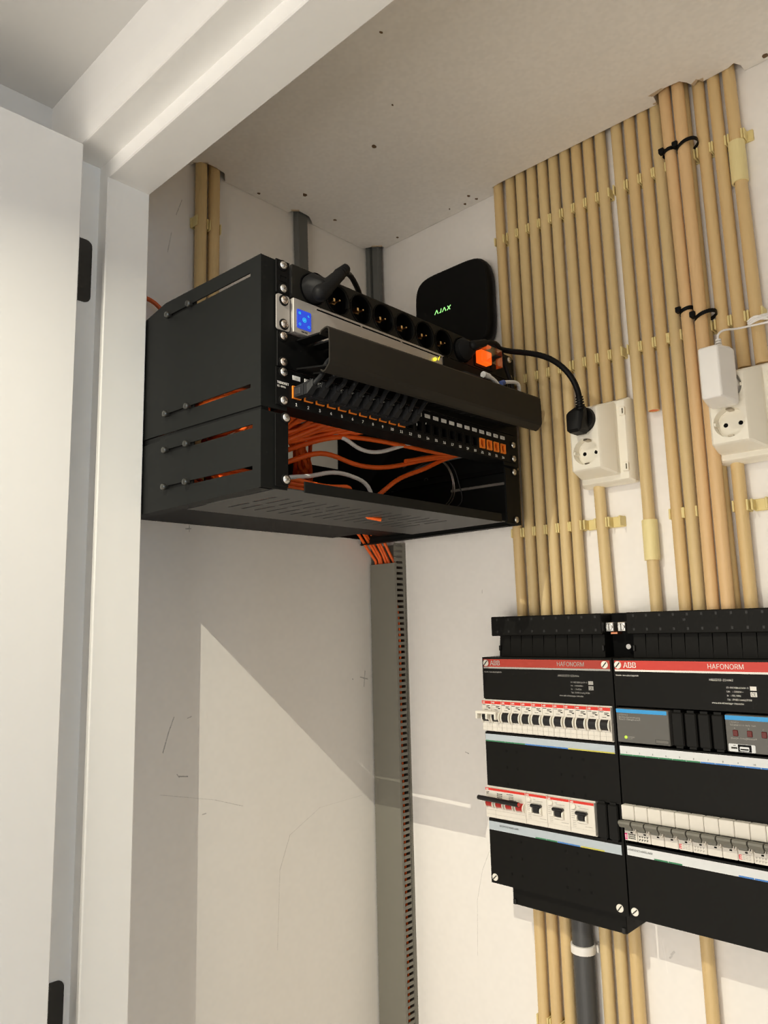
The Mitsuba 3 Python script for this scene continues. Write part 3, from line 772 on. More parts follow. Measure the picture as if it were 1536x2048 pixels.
# black cords of the gateway ports on its right side, dropping into the cable manager
for i in range(5):
    x = -.2310 + .0150 * i
    kk = thing("patch_cable", f"black patch cable in the gateway, {ordw[i]} from its yellow light, dropping behind the duct cover", "network cable")
    part(kk, "plug", cbx(x - .0055, x + .0055, -.3830, -.3640, .1975, .2075, .0006), RUBBER)
    part(kk, "cable", tube(spline([(x, -.3820, .2030), (x + .005, -.3960, .2000), (x + .008, -.4030, .1900), (x + .004, -.4000, .1740), (x - .02, -.3930, .1640), (x - .06, -.388, .160)], 20), .0028, 9), RUBBER, 50)
for i, (x, e) in enumerate(((-.1560, -.1300), (-.1360, -.1010))):
    kk = thing("patch_cable", ["white network cable with ribbed boot curving from below the orange switch", "white network cable reaching the right end of the gateway"][i], "network cable")
    part(kk, "plug", cbx(x - .0055, x + .0055, -.3830, -.3640, .1990, .2090, .0006), WHITE_PLASTIC)
    if i == 0:
        part(kk, "boot", cat(*[tube([(-.1960 + .0042 * q, -.4010, .2045 + .0002 * q), (-.1932 + .0042 * q, -.4010, .2046)], .0048 - .0002 * q, 12) for q in range(4)]), WHITE_CABLE, 40)
        part(kk, "cable", tube(spline([(-.1970, -.4010, .2040), (-.1835, -.4010, .2046), (-.1680, -.4010, .2020), (-.1587, -.4010, .1960), (-.1540, -.4000, .1850), (-.150, -.395, .172)], 20), .0031, 10), WHITE_CABLE, 50)
    else:
        part(kk, "boot", tube([(-.1520, -.4010, .2005), (-.1440, -.4010, .2040)], .0042, 12), ("plastic", (.06, .10, .30)), 40, "blue boot")
        part(kk, "cable", tube(spline([(-.1460, -.4010, .2035), (-.1319, -.4010, .2075), (-.1180, -.4010, .2105), (-.1046, -.4010, .2100), (-.0985, -.3985, .2010), (-.0960, -.3900, .1860), (-.1000, -.3850, .1700)], 24), .0030, 10), WHITE_CABLE, 50)

# ------------------------------------------------------------------ cables in the lower bay
rs = np.random.RandomState(11)
OR_R = .0030
for i in range(20):
    x = PX[min(i, 10)] - .002 + .004 * (i % 3) if i < 11 else -.500 + .016 * (i - 11) + .006 * rs.rand()
    j = rs.rand(6) - .5
    g = np.array([-.518 + .05 * j[0], -.225 + .07 * j[1], .072 + .060 * j[2]])
    e = np.array([-.405 + .09 * j[3], -.105 + .05 * j[4], .034 + .016 * j[5]])
    mid = np.array([x, -.292, .104]) * .5 + g * .5 + np.array([0, -.015, .004])
    pts = [(x, -.338, .117), (x - .010, -.322, .114 - .004 * rs.rand()), tuple(mid), tuple(g), (g[0] + .030 + .03 * j[5], g[1] + .060, g[2] * .75 + .016), tuple(e), (e[0] + .07, -.055, .026 + .004 * j[0]), (-.14, -.035, .021 + .004 * j[1])]
    kk = thing("data_cable", "orange data cable fanning from the patch panel through the open lower bay", "cable", "orange data cables fanning through the lower bay")
    add(kk, tube(spline(pts, 46), OR_R, 8), ORANGE_CABLE, 60)
for i in range(5):
    kk = thing("data_cable", "orange data cable running along the inside of the left rack side behind its slit", "cable", "orange data cables along the inside of the left rack side")
    add(kk, tube(spline([(-.500 + .02 * i, -.338, .121), (-.535 + .004 * i, -.315, .121 + .003 * (i % 3)), (-.550 + .004 * (i % 2), -.270, .1150 + .0055 * i), (-.551 + .004 * (i % 2), -.200, .1140 + .006 * i), (-.545, -.120, .118 + .005 * i), (-.50, -.05, .10 + .004 * i), (-.40, -.03, .05), (-.2, -.03, .03)], 44), OR_R, 8), ORANGE_CABLE, 60)
for i in range(10):
    j = rs.rand(6) - .5
    kk = thing("data_cable", "orange data cable of the loose tangle hanging at the left of the open lower bay", "cable", "orange data cables of the tangle in the lower bay")
    add(kk, tube(spline([(-.500 + .02 * j[0], -.305, .112 + .006 * j[1]), (-.435 + .02 * j[2], -.250, .106 + .02 * j[3]), (-.375 + .03 * j[1], -.203, .098 + .050 * j[4]), (-.325 + .035 * j[5], -.152, .082 + .055 * j[0]), (-.285 + .03 * j[2], -.105, .055 + .02 * j[3]), (-.22, -.055, .030), (-.14, -.035, .022)], 44), OR_R, 8), ORANGE_CABLE, 60)
long_cables = [
    ("orange data cable sagging lowest across the open lower bay to the right", [(-.470, -.215, .052), (-.4408, -.262, .0640), (-.4136, -.28, .0747), (-.3505, -.28, .0718), (-.2904, -.28, .0732), (-.2009, -.28, .0960), (-.1463, -.29, .1095), (-.110, -.335, .1165)]),
    ("orange data cable running high under the port numbers 9 to 16", [(-.445, -.250, .078), (-.3984, -.295, .0960), (-.35, -.30, .1030), (-.2894, -.30, .1060), (-.212, -.30, .1075), (-.1654, -.305, .1100), (-.136, -.336, .1165)]),
    ("orange data cable rising from the shelf middle to the right ports", [(-.2965, -.20, .0080), (-.2900, -.262, .0270), (-.2755, -.28, .0456), (-.2479, -.28, .0625), (-.1897, -.28, .0857), (-.1397, -.285, .1085), (-.118, -.336, .1165)]),
    ("orange data cable ending at the right ports above the others", [(-.2400, -.285, .0890), (-.2009, -.285, .0990), (-.1600, -.290, .1085), (-.1163, -.31, .1150), (-.0975, -.336, .1165)])]
for lab, pts in long_cables:
    kk = thing("data_cable", lab, "cable")
    add(kk, tube(spline(pts, 44), .0034, 10), ORANGE_CABLE, 60)
for i in range(5):
    o = .0052 * i
    kk = thing("data_cable", "orange data cable looped on the shelf at the left of the open lower bay", "cable", "orange data cables looped on the shelf")
    zz = .0075 + .0045 * (i % 2) + .004 * (i // 2)
    add(kk, tube(spline([(-.520, -.20 - o, zz + .035), (-.500, -.262 - o * .5, zz + .022), (-.4600, -.292 - o * .4, zz + .014), (-.4100, -.305 - o * .3, zz + .010), (-.3700 - .006 * i, -.300 - o, zz + .010), (-.3540 - .007 * i, -.284 - o, zz + .005), (-.3660 - .005 * i, -.266 - o, zz + .002), (-.4200, -.250 - o, zz), (-.470, -.200 - o, zz)], 46), OR_R, 9), ORANGE_CABLE, 60)
for lab, pts in [("white cable dipping just below the port numbers in the lower bay", [(-.405, -.270, .1060), (-.3822, -.300, .0975), (-.3551, -.30, .0887), (-.3137, -.30, .0890), (-.2682, -.30, .1042), (-.2322, -.305, .1150)]),
                 ("white cable arching over the orange loops on the shelf", [(-.512, -.29, .020), (-.4773, -.30, .0309), (-.4413, -.30, .0376), (-.4022, -.30, .0474), (-.361, -.30, .0461), (-.3372, -.30, .0373), (-.3290, -.30, .0230), (-.3270, -.298, .0065)]),
                 ("short grey cable at the right under the port numbers 20 to 24", [(-.165, -.20, .085), (-.130, -.25, .108), (-.100, -.30, .118)])]:
    kk = thing("network_cable", lab, "cable")
    add(kk, tube(spline(pts, 34), .0029, 10), WHITE_CABLE if "grey" not in lab else ("plastic", (.20, .20, .2)), 60)
for i, off in enumerate((0, .0065, .030)):
    kk = thing("steel_wire", ["left of two bright thin wires bowed in the right of the lower bay", "right of two bright thin wires bowed in the right of the lower bay", "dim thin wire bowed nearest the right side of the lower bay"][i], "wire")
    m = ("metal", (.55, .50, .45)) if i < 2 else ("plastic", (.05, .05, .05))
    add(kk, tube(spline([(-.2139 + off, -.25, .0889), (-.1717 + off, -.25, .1111), (-.1275 + off, -.25, .1180), (-.096 + off * .6, -.25, .1055), (-.083 + off * .6, -.25, .0774), (-.0896 + off, -.25, .0555), (-.109 + off, -.25, .0375), (-.128 + off, -.248, .0150)], 40), .00095, 8), m, 60)
# bundle out of the rack into the trunking
for i in range(6):
    t = i / 5
    kk = thing("data_cable", "orange data cable dropping from the rack's back into the top of the grey trunking", "cable", "orange data cables dropping into the trunking")
    s = .004 * (i % 2)
    xa, ya, xb, yb = -.068 + .034 * t, -.012 - .020 * t - s, -.0250 + .014 * t, -.014 - .030 * t - s * .5
    add(kk, tube(spline([(-.13 - .01 * t, -.034, .022 + s), (xa - .014, ya - .002, .0255), (xa, ya, .0165), (xa * .5 + xb * .5, (ya + yb) / 2, -.010), (xb, yb, -.036), (xb * .8 - .003, yb, -.062), (-.016 + .003 * math.sin(i), -.015 - .0084 * i, -.12), (-.016, -.015 - .0085 * i, -.25), (-.017, -.0153 - .0085 * i, -.40), (-.016, -.015 - .0085 * i, -.6), (-.017, -.015 - .0085 * i, -.9), (-.016 + .003 * math.cos(i), -.015 - .0085 * i, FLOOR + .05)], 60), .0030, 8), ORANGE_CABLE, 60)
kk = thing("data_cable", "orange cable end poking down through the vent slits of the rack shelf", "cable")
add(kk, tube([(-.3030, -.2545, .0085), (-.2957, -.2590, .0022), (-.2800, -.2700, -.0010)], [.0024, .0026, .0028], 10), ORANGE_CABLE, 60)
kk = thing("data_cable", "orange cable arching behind the rack's rear left, beside the door jamb", "cable")
add(kk, tube(spline([(-.545, -.02, .345), (-.5189, -.02, .3453), (-.5071, -.02, .3420), (-.4967, -.022, .3328), (-.488, -.024, .312), (-.484, -.03, .27), (-.482, -.05, .2)], 26), .0034, 10), ("plastic", (.62, .11, .02)), 60)


# ------------------------------------------------------------------ plugs and black cords at the power strip
kk = thing("power_plug", "black angled mains plug in the first socket of the power strip, its cord looping behind", "plug")
sx = SOCK[0]
part(kk, "body", cat(tm(m3.Manifold.batch_hull([man(cyl("y-", [sx, -.3560, zc4], .0180, .018, 24)), man(cbx(sx - .008, sx + .012, -.3900, -.3640, zc4 - .012, zc4 + .004, .003))])),
                     tm(m3.Manifold.batch_hull([m3.Manifold.sphere(.0105, 16).translate([sx - .004, -.3830, zc4 - .012]), m3.Manifold.sphere(.0075, 16).translate([sx + .020, -.3900, zc4 + .016])]))), RUBBER, 35)
part(kk, "strain_relief", cat(*[tube([(sx + .020 + .0042 * q, -.3895 + .0008 * q, zc4 + .0165 + .0042 * q), (sx + .0226 + .0042 * q, -.3895 + .0008 * q, zc4 + .0190 + .0042 * q)], .0078 - .0006 * q, 14) for q in range(4)]), RUBBER, 40)
part(kk, "cord", tube(spline([(sx + .033, -.386, zc4 + .029), (-.440, -.372, .2880), (-.4223, -.360, .2950), (-.4000, -.346, .2970), (-.3824, -.335, .2950), (-.3640, -.322, .2840), (-.3540, -.305, .2650), (-.35, -.29, .24)], 30), .0036, 12), RUBBER, 50)
kk = thing("power_plug", "black mains plug in the last socket of the power strip beside the orange switch", "plug")
sx = SOCK[7]
part(kk, "body", cat(tm(m3.Manifold.batch_hull([man(cyl("y-", [sx, -.3560, zc4], .0175, .016, 24)), man(cbx(sx - .009, sx + .014, -.3820, -.3640, zc4 - .006, zc4 + .010, .003))])),
                     tm(m3.Manifold.batch_hull([m3.Manifold.sphere(.0080, 16).translate([sx + .006, -.3810, zc4 + .004]), m3.Manifold.sphere(.0058, 16).translate([sx + .030, -.3840, zc4 + .014])]))), RUBBER, 35)
part(kk, "cord", tube(spline([(sx + .028, -.384, zc4 + .013), (-.1500, -.386, .2705), (-.1300, -.3830, .2730), (-.1100, -.376, .2690), (-.0960, -.372, .2560), (-.088, -.374, .235), (-.086, -.380, .205), (-.092, -.385, .18)], 30), .0034, 12), RUBBER, 50)
kk = thing("hub_cable", "thin black cable lying along the top of the power strip towards the hub", "cable")
add(kk, tube(spline([(-.290, -.345, .2768), (-.2650, -.3500, .2800), (-.2300, -.352, .2785), (-.1800, -.352, .2770), (-.1300, -.35, .2765)], 24), .0018, 8), RUBBER, 60)
# the supply cord to the wall outlet
kk = thing("power_cord", "thick black power cord from the rack to the plug in the left wall outlet", "cord")
part(kk, "cord", tube(spline([(-.105, -.300, .278), (-.094, -.3373, .2915), (-.100, -.368, .2777), (-.118, -.4173, .2538), (-.120, -.4557, .2369), (-.119, -.4837, .2150), (-.112, -.4990, .1900), (-.100, -.5000, .1680), (-.0930, -.4970, .1550)], 44), .0042, 12), BLACK, 50)
part(kk, "strain_relief", cat(*[tube([(-.0985 + .0012 * q, -.4992 + .0004 * q, .1690 - .0036 * q), (-.0978 + .0012 * q, -.4990 + .0004 * q, .1666 - .0036 * q)], .0056 + .0003 * q, 14) for q in range(5)]), BLACK, 40)
OY, OZ = -.4838, .0958
part(kk, "plug", cat(cyl("x-", [-.0500, OY - .001, OZ + .0475], .0186, .022, 28, .002), tm(m3.Manifold.batch_hull([man(cbx(-.0960, -.0660, OY - .0120, OY + .0110, OZ + .0240, OZ + .0560, .004)), man(cbx(-.0930, -.0780, OY - .0160, OY - .0060, OZ + .0480, OZ + .0640, .003))]))), BLACK, 35)


# ================================================================== ALARM HUB
def superell(hy, hz, n=5.2, sides=96):
    a = np.arange(sides) * 2 * np.pi / sides
    return np.stack([hy * np.sign(np.cos(a)) * np.abs(np.cos(a)) ** (2 / n), hz * np.sign(np.sin(a)) * np.abs(np.sin(a)) ** (2 / n)], 1)


hub = thing("alarm_hub", "black rounded-square alarm hub with a glowing green logo on the back wall", "alarm hub")
HY, HZ = -.2222, .4085
prof = [(-.003, .88), (-.004, .93), (-.0140, .985), (-.0220, 1.0), (-.0300, 1.0), (-.0340, .988), (-.0362, .965), (-.0366, .94)]
ring = superell(.0835, .0830)
vv = [np.stack([np.full(96, x), HY + ring[:, 0] * s, HZ + ring[:, 1] * s], 1) for x, s in prof]
v = np.vstack(vv + [np.array([[prof[0][0], HY, HZ], [prof[-1][0], HY, HZ]])])
f = []
for i in range(len(prof) - 1):
    for j in range(96):
        a, b, c, d = i * 96 + j, i * 96 + (j + 1) % 96, (i + 1) * 96 + (j + 1) % 96, (i + 1) * 96 + j
        f += [[a, b, c], [a, c, d]]
for j in range(96):
    f += [[(j + 1) % 96, j, len(v) - 2], [(len(prof) - 1) * 96 + j, (len(prof) - 1) * 96 + (j + 1) % 96, len(v) - 1]]
m = trimesh.Trimesh(v, f, process=False)
if m.volume < 0:
    m.invert()
part(hub, "body", m, ("darkmetal", (.0055, .0055, .0055)), 30)


def stroke(p, q, w):
    p, q = np.array(p, float), np.array(q, float)
    return __import__("shapely").LineString([p, q]).buffer(w / 2, cap_style="flat")


lg, h, sl = [], .0074, .0012
u0 = 0.0
for ch in "AJAX":
    if ch == "A":
        lg += [stroke((u0, 0), (u0 + .0046, h), .0016), stroke((u0 + .0046, h), (u0 + .0074, 0), .0018)]
        u0 += .0100
    elif ch == "J":
        lg += [stroke((u0 + .0042, h), (u0 + .0030, .0012), .0017), stroke((u0 + .0038, .0008), (u0 - .0002, .0008), .0016)]
        u0 += .0064
    else:
        lg += [stroke((u0, 0), (u0 + .0078, h), .0017), stroke((u0 + .0014, h), (u0 + .0062, 0), .0017)]
        u0 += .0090
lgp = union_all(lg)
mm = extrude(lgp, .0004)
vq = mm.vertices
SC = .039 / u0
m = trimesh.Trimesh(np.stack([-.0366 - vq[:, 2], -.1865 - vq[:, 0] * SC, .4108 + vq[:, 1] * 1.05], 1), mm.faces, process=False)
part(hub, "logo", m, ("matte", (.1, .3, .1)), False, "glowing green AJAX lettering", emitter={"type": "area", "radiance": rgb((.42, 1.15, .30)), "sampling_weight": .1})


# ================================================================== CABLE TRUNKING
tk = thing("cable_trunking", "grey slotted cable trunking running down the wall corner below the rack", "cable trunking")
TX, TY0, TY1, TZ = -.0320, -.0655, -.0040, .002
spl = sbox(TX, FLOOR, -.0015, TZ)
n = 0
z = -.0035
holes = []
while z > -.96:
    holes.append(sbox(-.0265, z - .0024, -.0090, z + .0024))
    if z > -.036:
        holes.append(sbox(TX - .001, z - .0007, -.0265, z + .0007))
        holes.append(Polygon([(TX - .001, z - .0020), (TX + .0016, z), (TX - .001, z + .0020)]))
    z -= .01035
spl = spl.difference(union_all(holes))
part(tk, "slotted_side", prism_y(spl, TY0, TY0 + .0014), GREY_PVC)
part(tk, "far_side", bx(TX, -.0015, TY1 - .0014, TY1, FLOOR, TZ), GREY_PVC)
part(tk, "back", bx(-.0015, -.0003, TY0, TY1, FLOOR, TZ), GREY_PVC)
part(tk, "lid", cat(cbx(TX - .0016, TX, TY0 - .0014, TY1 + .001, FLOOR, -.0360, .0005), bx(TX - .0016, TX + .0035, TY0 - .0014, TY0 - .0002, FLOOR, -.0360)), GREY_PVC, False, "plain front lid")


# ================================================================== WALL OUTLETS
def outlet(label, dy, dz, adapter=False):
    k = thing("wall_outlet", label, "wall outlet")
    sh = np.array([0, dy, dz])
    base = m3.Manifold.batch_hull([man(cbx(-.0200, -.0045, -.5385, -.4530, .0480, .1765, .002)), man(cbx(-.0275, -.0200, -.5350, -.4560, .0510, .1735, .002))])
    part(k, "base", shift(tm(base), sh), OUTLET, 30)
    blk = m3.Manifold.batch_hull([man(cbx(-.0400, -.0240, -.5205, -.4590, .0600, .1690, .002)), man(cbx(-.0615, -.0540, -.5090, -.4590, .0670, .1635, .003))])
    for z in (OZ, OZ + .0475):
        c = cyl("x-", [-.0455, OY, z], .0198, .03, 40)
        blk = blk - man(c)
    part(k, "front", shift(tm(blk), sh), OUTLET, 30)
    for i, z in enumerate((OZ, OZ + .0475)):
        if i == 1 and not adapter:
            pass
        s = part(k, "socket_floor", shift(cat(lathe([(.0196, .0002), (.0196, .0014), (.0180, .0014), (.0180, .0004), (0, .0004)], "x-", [-.0455, OY, z], 36)), sh), OUTLET, 35)
        part(s, "pin_hole", shift(cat(*[cyl("x-", [-.0450, OY + q * .0095, z], .0029, .0014, 14, .0002) for q in (-1, 1)]), sh), BLACK_SOFT)
        part(s, "earth_contact", shift(cat(*[cbx(-.0600, -.0460, OY - .0035, OY + .0035, z + q * .0180 - .0012, z + q * .0180 + .0012, .0004) for q in (-1, 1)]), sh), ("metal", (.45, .40, .32)))
        part(s, "guide_rib", shift(cat(*[cbx(-.0610, -.0460, OY + q * .0185 - .0014, OY + q * .0185 + .0014, z - .0022, z + .0022, .0005) for q in (-1, 1)]), sh), OUTLET)
    for z in (.0700, .1540):
        part(k, "latch", shift(cat(cbx(-.0310, -.0268, -.5345, -.5255, z - .0065, z + .0065, .0008), bx(-.0313, -.0309, -.5325, -.5305, z - .0042, z + .0042)), sh), OUTLET)
        part(k, "latch_slit", shift(bx(-.0316, -.0312, -.5325, -.5308, z - .0040, z + .0040), sh), ("matte", (.12, .11, .08)))
    return k


outlet("cream double wall outlet with a black plug in its upper socket", 0, 0)
outlet("cream double wall outlet with a white adapter in its upper socket", -.2063, .0020, True)
ad = thing("power_adapter", "white plug-in power adapter with a thin white cord in the right wall outlet", "power adapter")
body = m3.Manifold.batch_hull([rbx(-.1160, -.1000, -.7035, -.6772, .1185, .1868, .0035, 16), rbx(-.0900, -.0700, -.7085, -.6735, .1150, .1905, .0045, 16), rbx(-.0760, -.0640, -.7050, -.6780, .1200, .1800, .004, 16)])
part(ad, "body", body, WHITE_PLASTIC, 30)
part(ad, "plug_neck", cyl("x-", [-.0465, OY - .2063, OZ + .0475 + .002], .0165, .02, 24), WHITE_PLASTIC, 35)
part(ad, "strain_relief", cat(*[cyl("z", [-.0850, -.6940, .1895 + .0036 * q], .0046 - .0003 * q, .0026, 14) for q in range(4)]), WHITE_PLASTIC, 35)
part(ad, "cord", tube(spline([(-.085, -.6940, .2000), (-.085, -.6943, .2085), (-.0815, -.6975, .2135), (-.072, -.7042, .2170), (-.060, -.7112, .2195), (-.052, -.7220, .2215), (-.046, -.74, .2225), (-.044, -.78, .2225)], 30), .0014, 10), WHITE_PLASTIC, 50)
for q in range(5):
    part(ad, "cord_coil", tube(spline([(-.050 - .002 * (q % 2), -.7215, .2235 + .0014 * q), (-.050, -.7300, .2265 + .0022 * q - .006 * (q == 4)), (-.048 + .004 * (q % 3), -.7500, .2300 + .0026 * q - .015 * (q > 2)), (-.045, -.790, .230 + .0028 * q - .018 * (q > 2))], 16), .0013, 8), WHITE_PLASTIC, 50)


# ================================================================== BREAKER PANELS
PX0 = -.075
ZT, ZB = -.2053, -.5408
W_R1, W_R2 = (-.3195, -.2685), (-.4475, -.3990)


def scr_x(parent, y, z, x=PX0, r=.0052, ang=.8):
    part(parent, "cover_screw", lathe([(r, 0), (r, .0009), (r * .92, .0013), (0, .0013)], "x-", [x, y, z], 22), BREAKER_HI, 35, "white slotted screw" if COUNT.get(parent + "__cover_screw", 0) == 0 else None)
    c, s = math.cos(ang), math.sin(ang)
    part(parent, "screw_slot", hull([(x - .0012 - dx, y - (i * c * r * .85 - j * s * .0007), z + i * s * r * .85 + j * c * .0007) for i in (-1, 1) for j in (-1, 1) for dx in (0, .0004)]), PRINT_DARK)


def panel(k, y0, y1, ym, dull, ptext, lines, x_text):
    """y0 left edge, y1 right edge, windows for the two breaker rows."""
    ye = y1
    cover = sbox(ye, ZB, y0, ZT).difference(union_all([sbox(ym[1], W_R1[0], ym[0], W_R1[1]), sbox(ym[1] if dull else -.7136, W_R2[0], ym[0], W_R2[1])]))
    part(k, "cover", prism_x(cover, PX0, PX0 + .003), PANEL_BLACK)
    part(k, "housing", cat(bx(PX0 + .003, -.0005, y0 - .0022, y0, ZB, ZT), bx(PX0 + .003, -.0005, ye, ye + .0022, ZB, ZT), bx(PX0 + .003, -.0005, ye, y0, ZT - .0022, ZT), bx(PX0 + .003, -.0005, ye, y0, ZB, ZB + .0022), bx(-.0035, -.0005, ye, y0, ZB, ZT)), PANEL_BLACK)
    part(k, "din_rail", cat(*[bx(-.030, -.025, ye + .004, y0 - .004, (w[0] + w[1]) / 2 - .0175, (w[0] + w[1]) / 2 + .0175) for w in (W_R1, W_R2)]), ("metal", (.4, .4, .4)))
    st = STRIPE_DULL if dull else STRIPE_RED
    pr = PRINT_GREY if dull else PRINT_WHITE
    ys, ye2 = y0 - .0022, ye + .0028
    part(k, "brand_stripe", bx(PX0 - .0004, PX0, ye2, ys, -.2200, -.2080), st, False, "red brand stripe")
    part(k, "white_line", bx(PX0 - .0004, PX0, ye2, ys, -.2226, -.2200), PRINT_GREY if dull else PRINT_WHITE)
    for y in (y0 - .0072, ye + .0105):
        scr_x(k, y, -.2140, PX0 - .0004, ang=.85)
    for y in (y0 - .0072, ye + .0118):
        scr_x(k, y, -.5322, PX0, ang=.75 if y == y0 - .0072 else .9)
    lo = text_x("ABB", y0 - .0150, -.2175, .0072, PX0 - .0004, w=.0185, bold=True)
    part(k, "logo", lo, pr, False, "ABB lettering")
    part(k, "logo_cut", cat(bx(PX0 - .0009, PX0 - .0007, y0 - .0340, y0 - .0145, -.21415, -.21375), *[bx(PX0 - .0009, PX0 - .0007, y0 - .0150 - q - .0002, y0 - .0150 - q + .0002, -.2176, -.2102) for q in (.0031, .0096, .0155)]), st)
    part(k, "name_print", text_x("HAFONORM", x_text, -.2170, .0062, PX0 - .0004, w=.0435), pr, False, "HAFONORM lettering")
    sm = [text_x("Website : www.abb.nl/registratie", y0 - .0030, -.2288, .0020, PX0, w=.0330), text_x(ptext, x_text - .0003, -.2318, .0027, PX0, w=.0340 if dull else .0290)]
    for i, s in enumerate(lines):
        sm.append(text_x(s, x_text - .0205, -.2405 - .0048 * i, .0021, PX0, w=[.026, .0200, .0165, .0290][i]))
    sm.append(text_x("www.abb.nl/montage-instructie", x_text - .0012, -.2597, .0021, PX0, w=.0385))
    for m_ in sm:
        part(k, "small_print", m_, pr)
    yc = x_text - .0485
    part(k, "mark_label", cat(bx(PX0 - .0003, PX0, yc - .0075, yc, -.2422, -.2372), bx(PX0 - .0003, PX0, yc - .0075, yc, -.2497, -.2440)), pr)
    part(k, "mark_print", cat(text_x("CE", yc - .0012, -.2488, .0040, PX0 - .0003, w=.0050)), PRINT_DARK)


def strip(k, y0, y1, zt, zb, mat, marks, nums=(), word=None, word_y=None):
    part(k, "label_strip", bx(PX0 - .0010, PX0, y1, y0, zb, zt), mat, False, "paper label strip")
    for a, b, m in marks:
        part(k, "phase_mark", bx(PX0 - .0013, PX0 - .0009, b, a, zb, zb + .0018), m)
    if nums:
        part(k, "strip_numbers", cat(*[text_x(s, y, zb + .0034, .0020, PX0 - .0010) for s, y in nums]), PRINT_DARK)
    if word:
        part(k, "strip_word", text_x(word, word_y, (zt + zb) / 2 + .0001, .0024, PX0 - .0010, w=.034), PRINT_DARK, False, "HOOFDSCHAKELAAR lettering")


def blank(k, y, zt, zb):
    part(k, "blank_cover", cat(cbx(-.0795, -.060, y - .0148, y + .0000, zb, zt, .0015), bx(-.0770, -.060, y - .0120, y - .0030, zt - .0005, zt + .0030), bx(-.0770, -.060, y - .0120, y - .0030, zb - .0030, zb + .0005)), ("darkmetal", (.0085, .0084, .0078)))


P1Y0, P1Y1 = -.2890, -.5095
p1 = thing("breaker_panel", "black breaker panel with twelve small breakers, left of two", "breaker panel")
panel(p1, P1Y0, P1Y1, (-.2885, -.5065), True, "HAD3333333-222+H44", ["23-0027/EN 61439-3", "Un   : 230/400V~", "In    : 3x32A", "Typ  : IP40D / overig IP30B"], -.4235)
strip(p1, -.2900, -.5058, -.3222, -.3334, PAPER_BLUE, [(-.2902 - .0180 * i, -.2902 - .0180 * i - .0174, m) for i, m in enumerate([LINE_GREEN] * 4 + [LINE_BLUE] * 4)] + [(-.4345, -.5056, LINE_YELLOW)])
strip(p1, -.2895, -.5058, -.4515, -.4640, PAPER_BLUE, [(-.3720 - .0182 * i, -.3720 - .0182 * i - .0175, m) for i, m in enumerate([LINE_GREEN] * 2 + [LINE_BLUE] * 2)] + [(-.4452, -.4810, LINE_YELLOW)], word="HOOFDSCHAKELAAR", word_y=-.3090)
for y in (-.4742, -.4905):
    blank(p1, y, -.4005, -.4455)
P2Y0, P2Y1 = -.5115, -.7320
p2 = thing("breaker_panel", "black breaker panel with grey-levered breakers and grey modules, right of two", "breaker panel")
panel(p2, P2Y0, P2Y1, (-.5125, -.7300), False, "HAD3232-22+H42", ["22-0019/EN 61439-3", "Un   : 230V~", "In    : 40A, 50Hz", "Typ  : IP40D / overig IP30B"], -.6405)
strip(p2, -.5135, -.7295, -.3215, -.3338, PAPER, [(-.5138 - .0180 * i, -.5138 - .0180 * i - .0173, m) for i, m in enumerate([LINE_GREEN] * 6 + [LINE_BLUE] * 6)], nums=[(str(i + 1), -.5225 - .0180 * i) for i in range(12)])
strip(p2, -.5140, -.7295, -.4500, -.4620, PAPER, [(-.5510, -.5690, LINE_GREEN), (-.5700, -.5875, LINE_GREEN), (-.6560, -.6735, LINE_BLUE), (-.6745, -.6920, LINE_BLUE), (-.6930, -.7100, LINE_BLUE)], word="HOOFDSCHAKELAAR", word_y=-.5150)
for i in range(4):
    blank(p2, -.5895 - .0170 * i, -.2730, -.3150)
# terminal covers above the panels
for k, a0, a1, b0, b1, n_ in ((p1, -.2930, -.4862, -.3030, -.4862, 9), (p2, -.5245, -.7130, -.5290, -.7110, 10)):
    part(k, "terminal_cover", cbx(-.0530, -.0060, a1, a0, -.1728, -.1425, .0012), PANEL_BLACK)
    rib = sbox(0, 0, 1, 1)
    w = (b0 - b1) / n_
    for i in range(n_):
        part(k, "terminal_tab", hull([(-.0440, b0 - w * i - .0007, -.1728), (-.0440, b0 - w * (i + 1) + .0007, -.1728), (-.0465, b0 - w * i - .0001, -.2050), (-.0465, b0 - w * (i + 1) + .0001, -.2050), (-.012, b0 - w * i - .0001, -.1728), (-.012, b0 - w * (i + 1) + .0001, -.1728), (-.012, b0 - w * i - .0001, -.2050), (-.012, b0 - w * (i + 1) + .0001, -.2050)]), PANEL_BLACK)
    wd = (a0 - a1) / n_
    part(k, "cover_knockout", cat(*[bx(-.0533, -.0529, a0 - wd * (i + .65), a0 - wd * (i + .5), zq, zq + .0036) for i in range(n_) for zq in (-.1490, -.1680)]), ("plastic", (.010, .010, .010)))
    part(k, "tab_latch", cat(cbx(-.0490, -.0440, b0 - .0035, b0 - .0005, -.1960, -.1880, .0005), cbx(-.0490, -.0440, b1 + .0005, b1 + .0035, -.1960, -.1880, .0005)), ("plastic", (.007, .007, .007)))
part(p1, "terminal_recess", bx(-.0200, -.0060, -.5245, -.4862, -.2053, -.1425), BLACK_SOFT)
part(p2, "cover_mark", bx(-.0534, -.0529, -.6085, -.6045, -.1560, -.1530), ("plastic", (.008, .008, .008)))
for y in (-.4885, -.5070):
    part(p1, "terminal_clamp", cbx(-.0420, -.0200, y - .0105, y + .0015, -.1690, -.1555, .0008), ("metal", (.85, .84, .8)), False, "bright terminal clamp" if y == -.4885 else None)
    part(p1, "terminal_screw", cat(cyl("x-", [-.0420, y - .0045, -.1625], .0052, .0018, 18)), ("metal", (.88, .87, .84)), 35)
    part(p1, "terminal_slot", bx(-.0442, -.0437, y - .0050, y - .0040, -.1672, -.1578), PRINT_DARK)
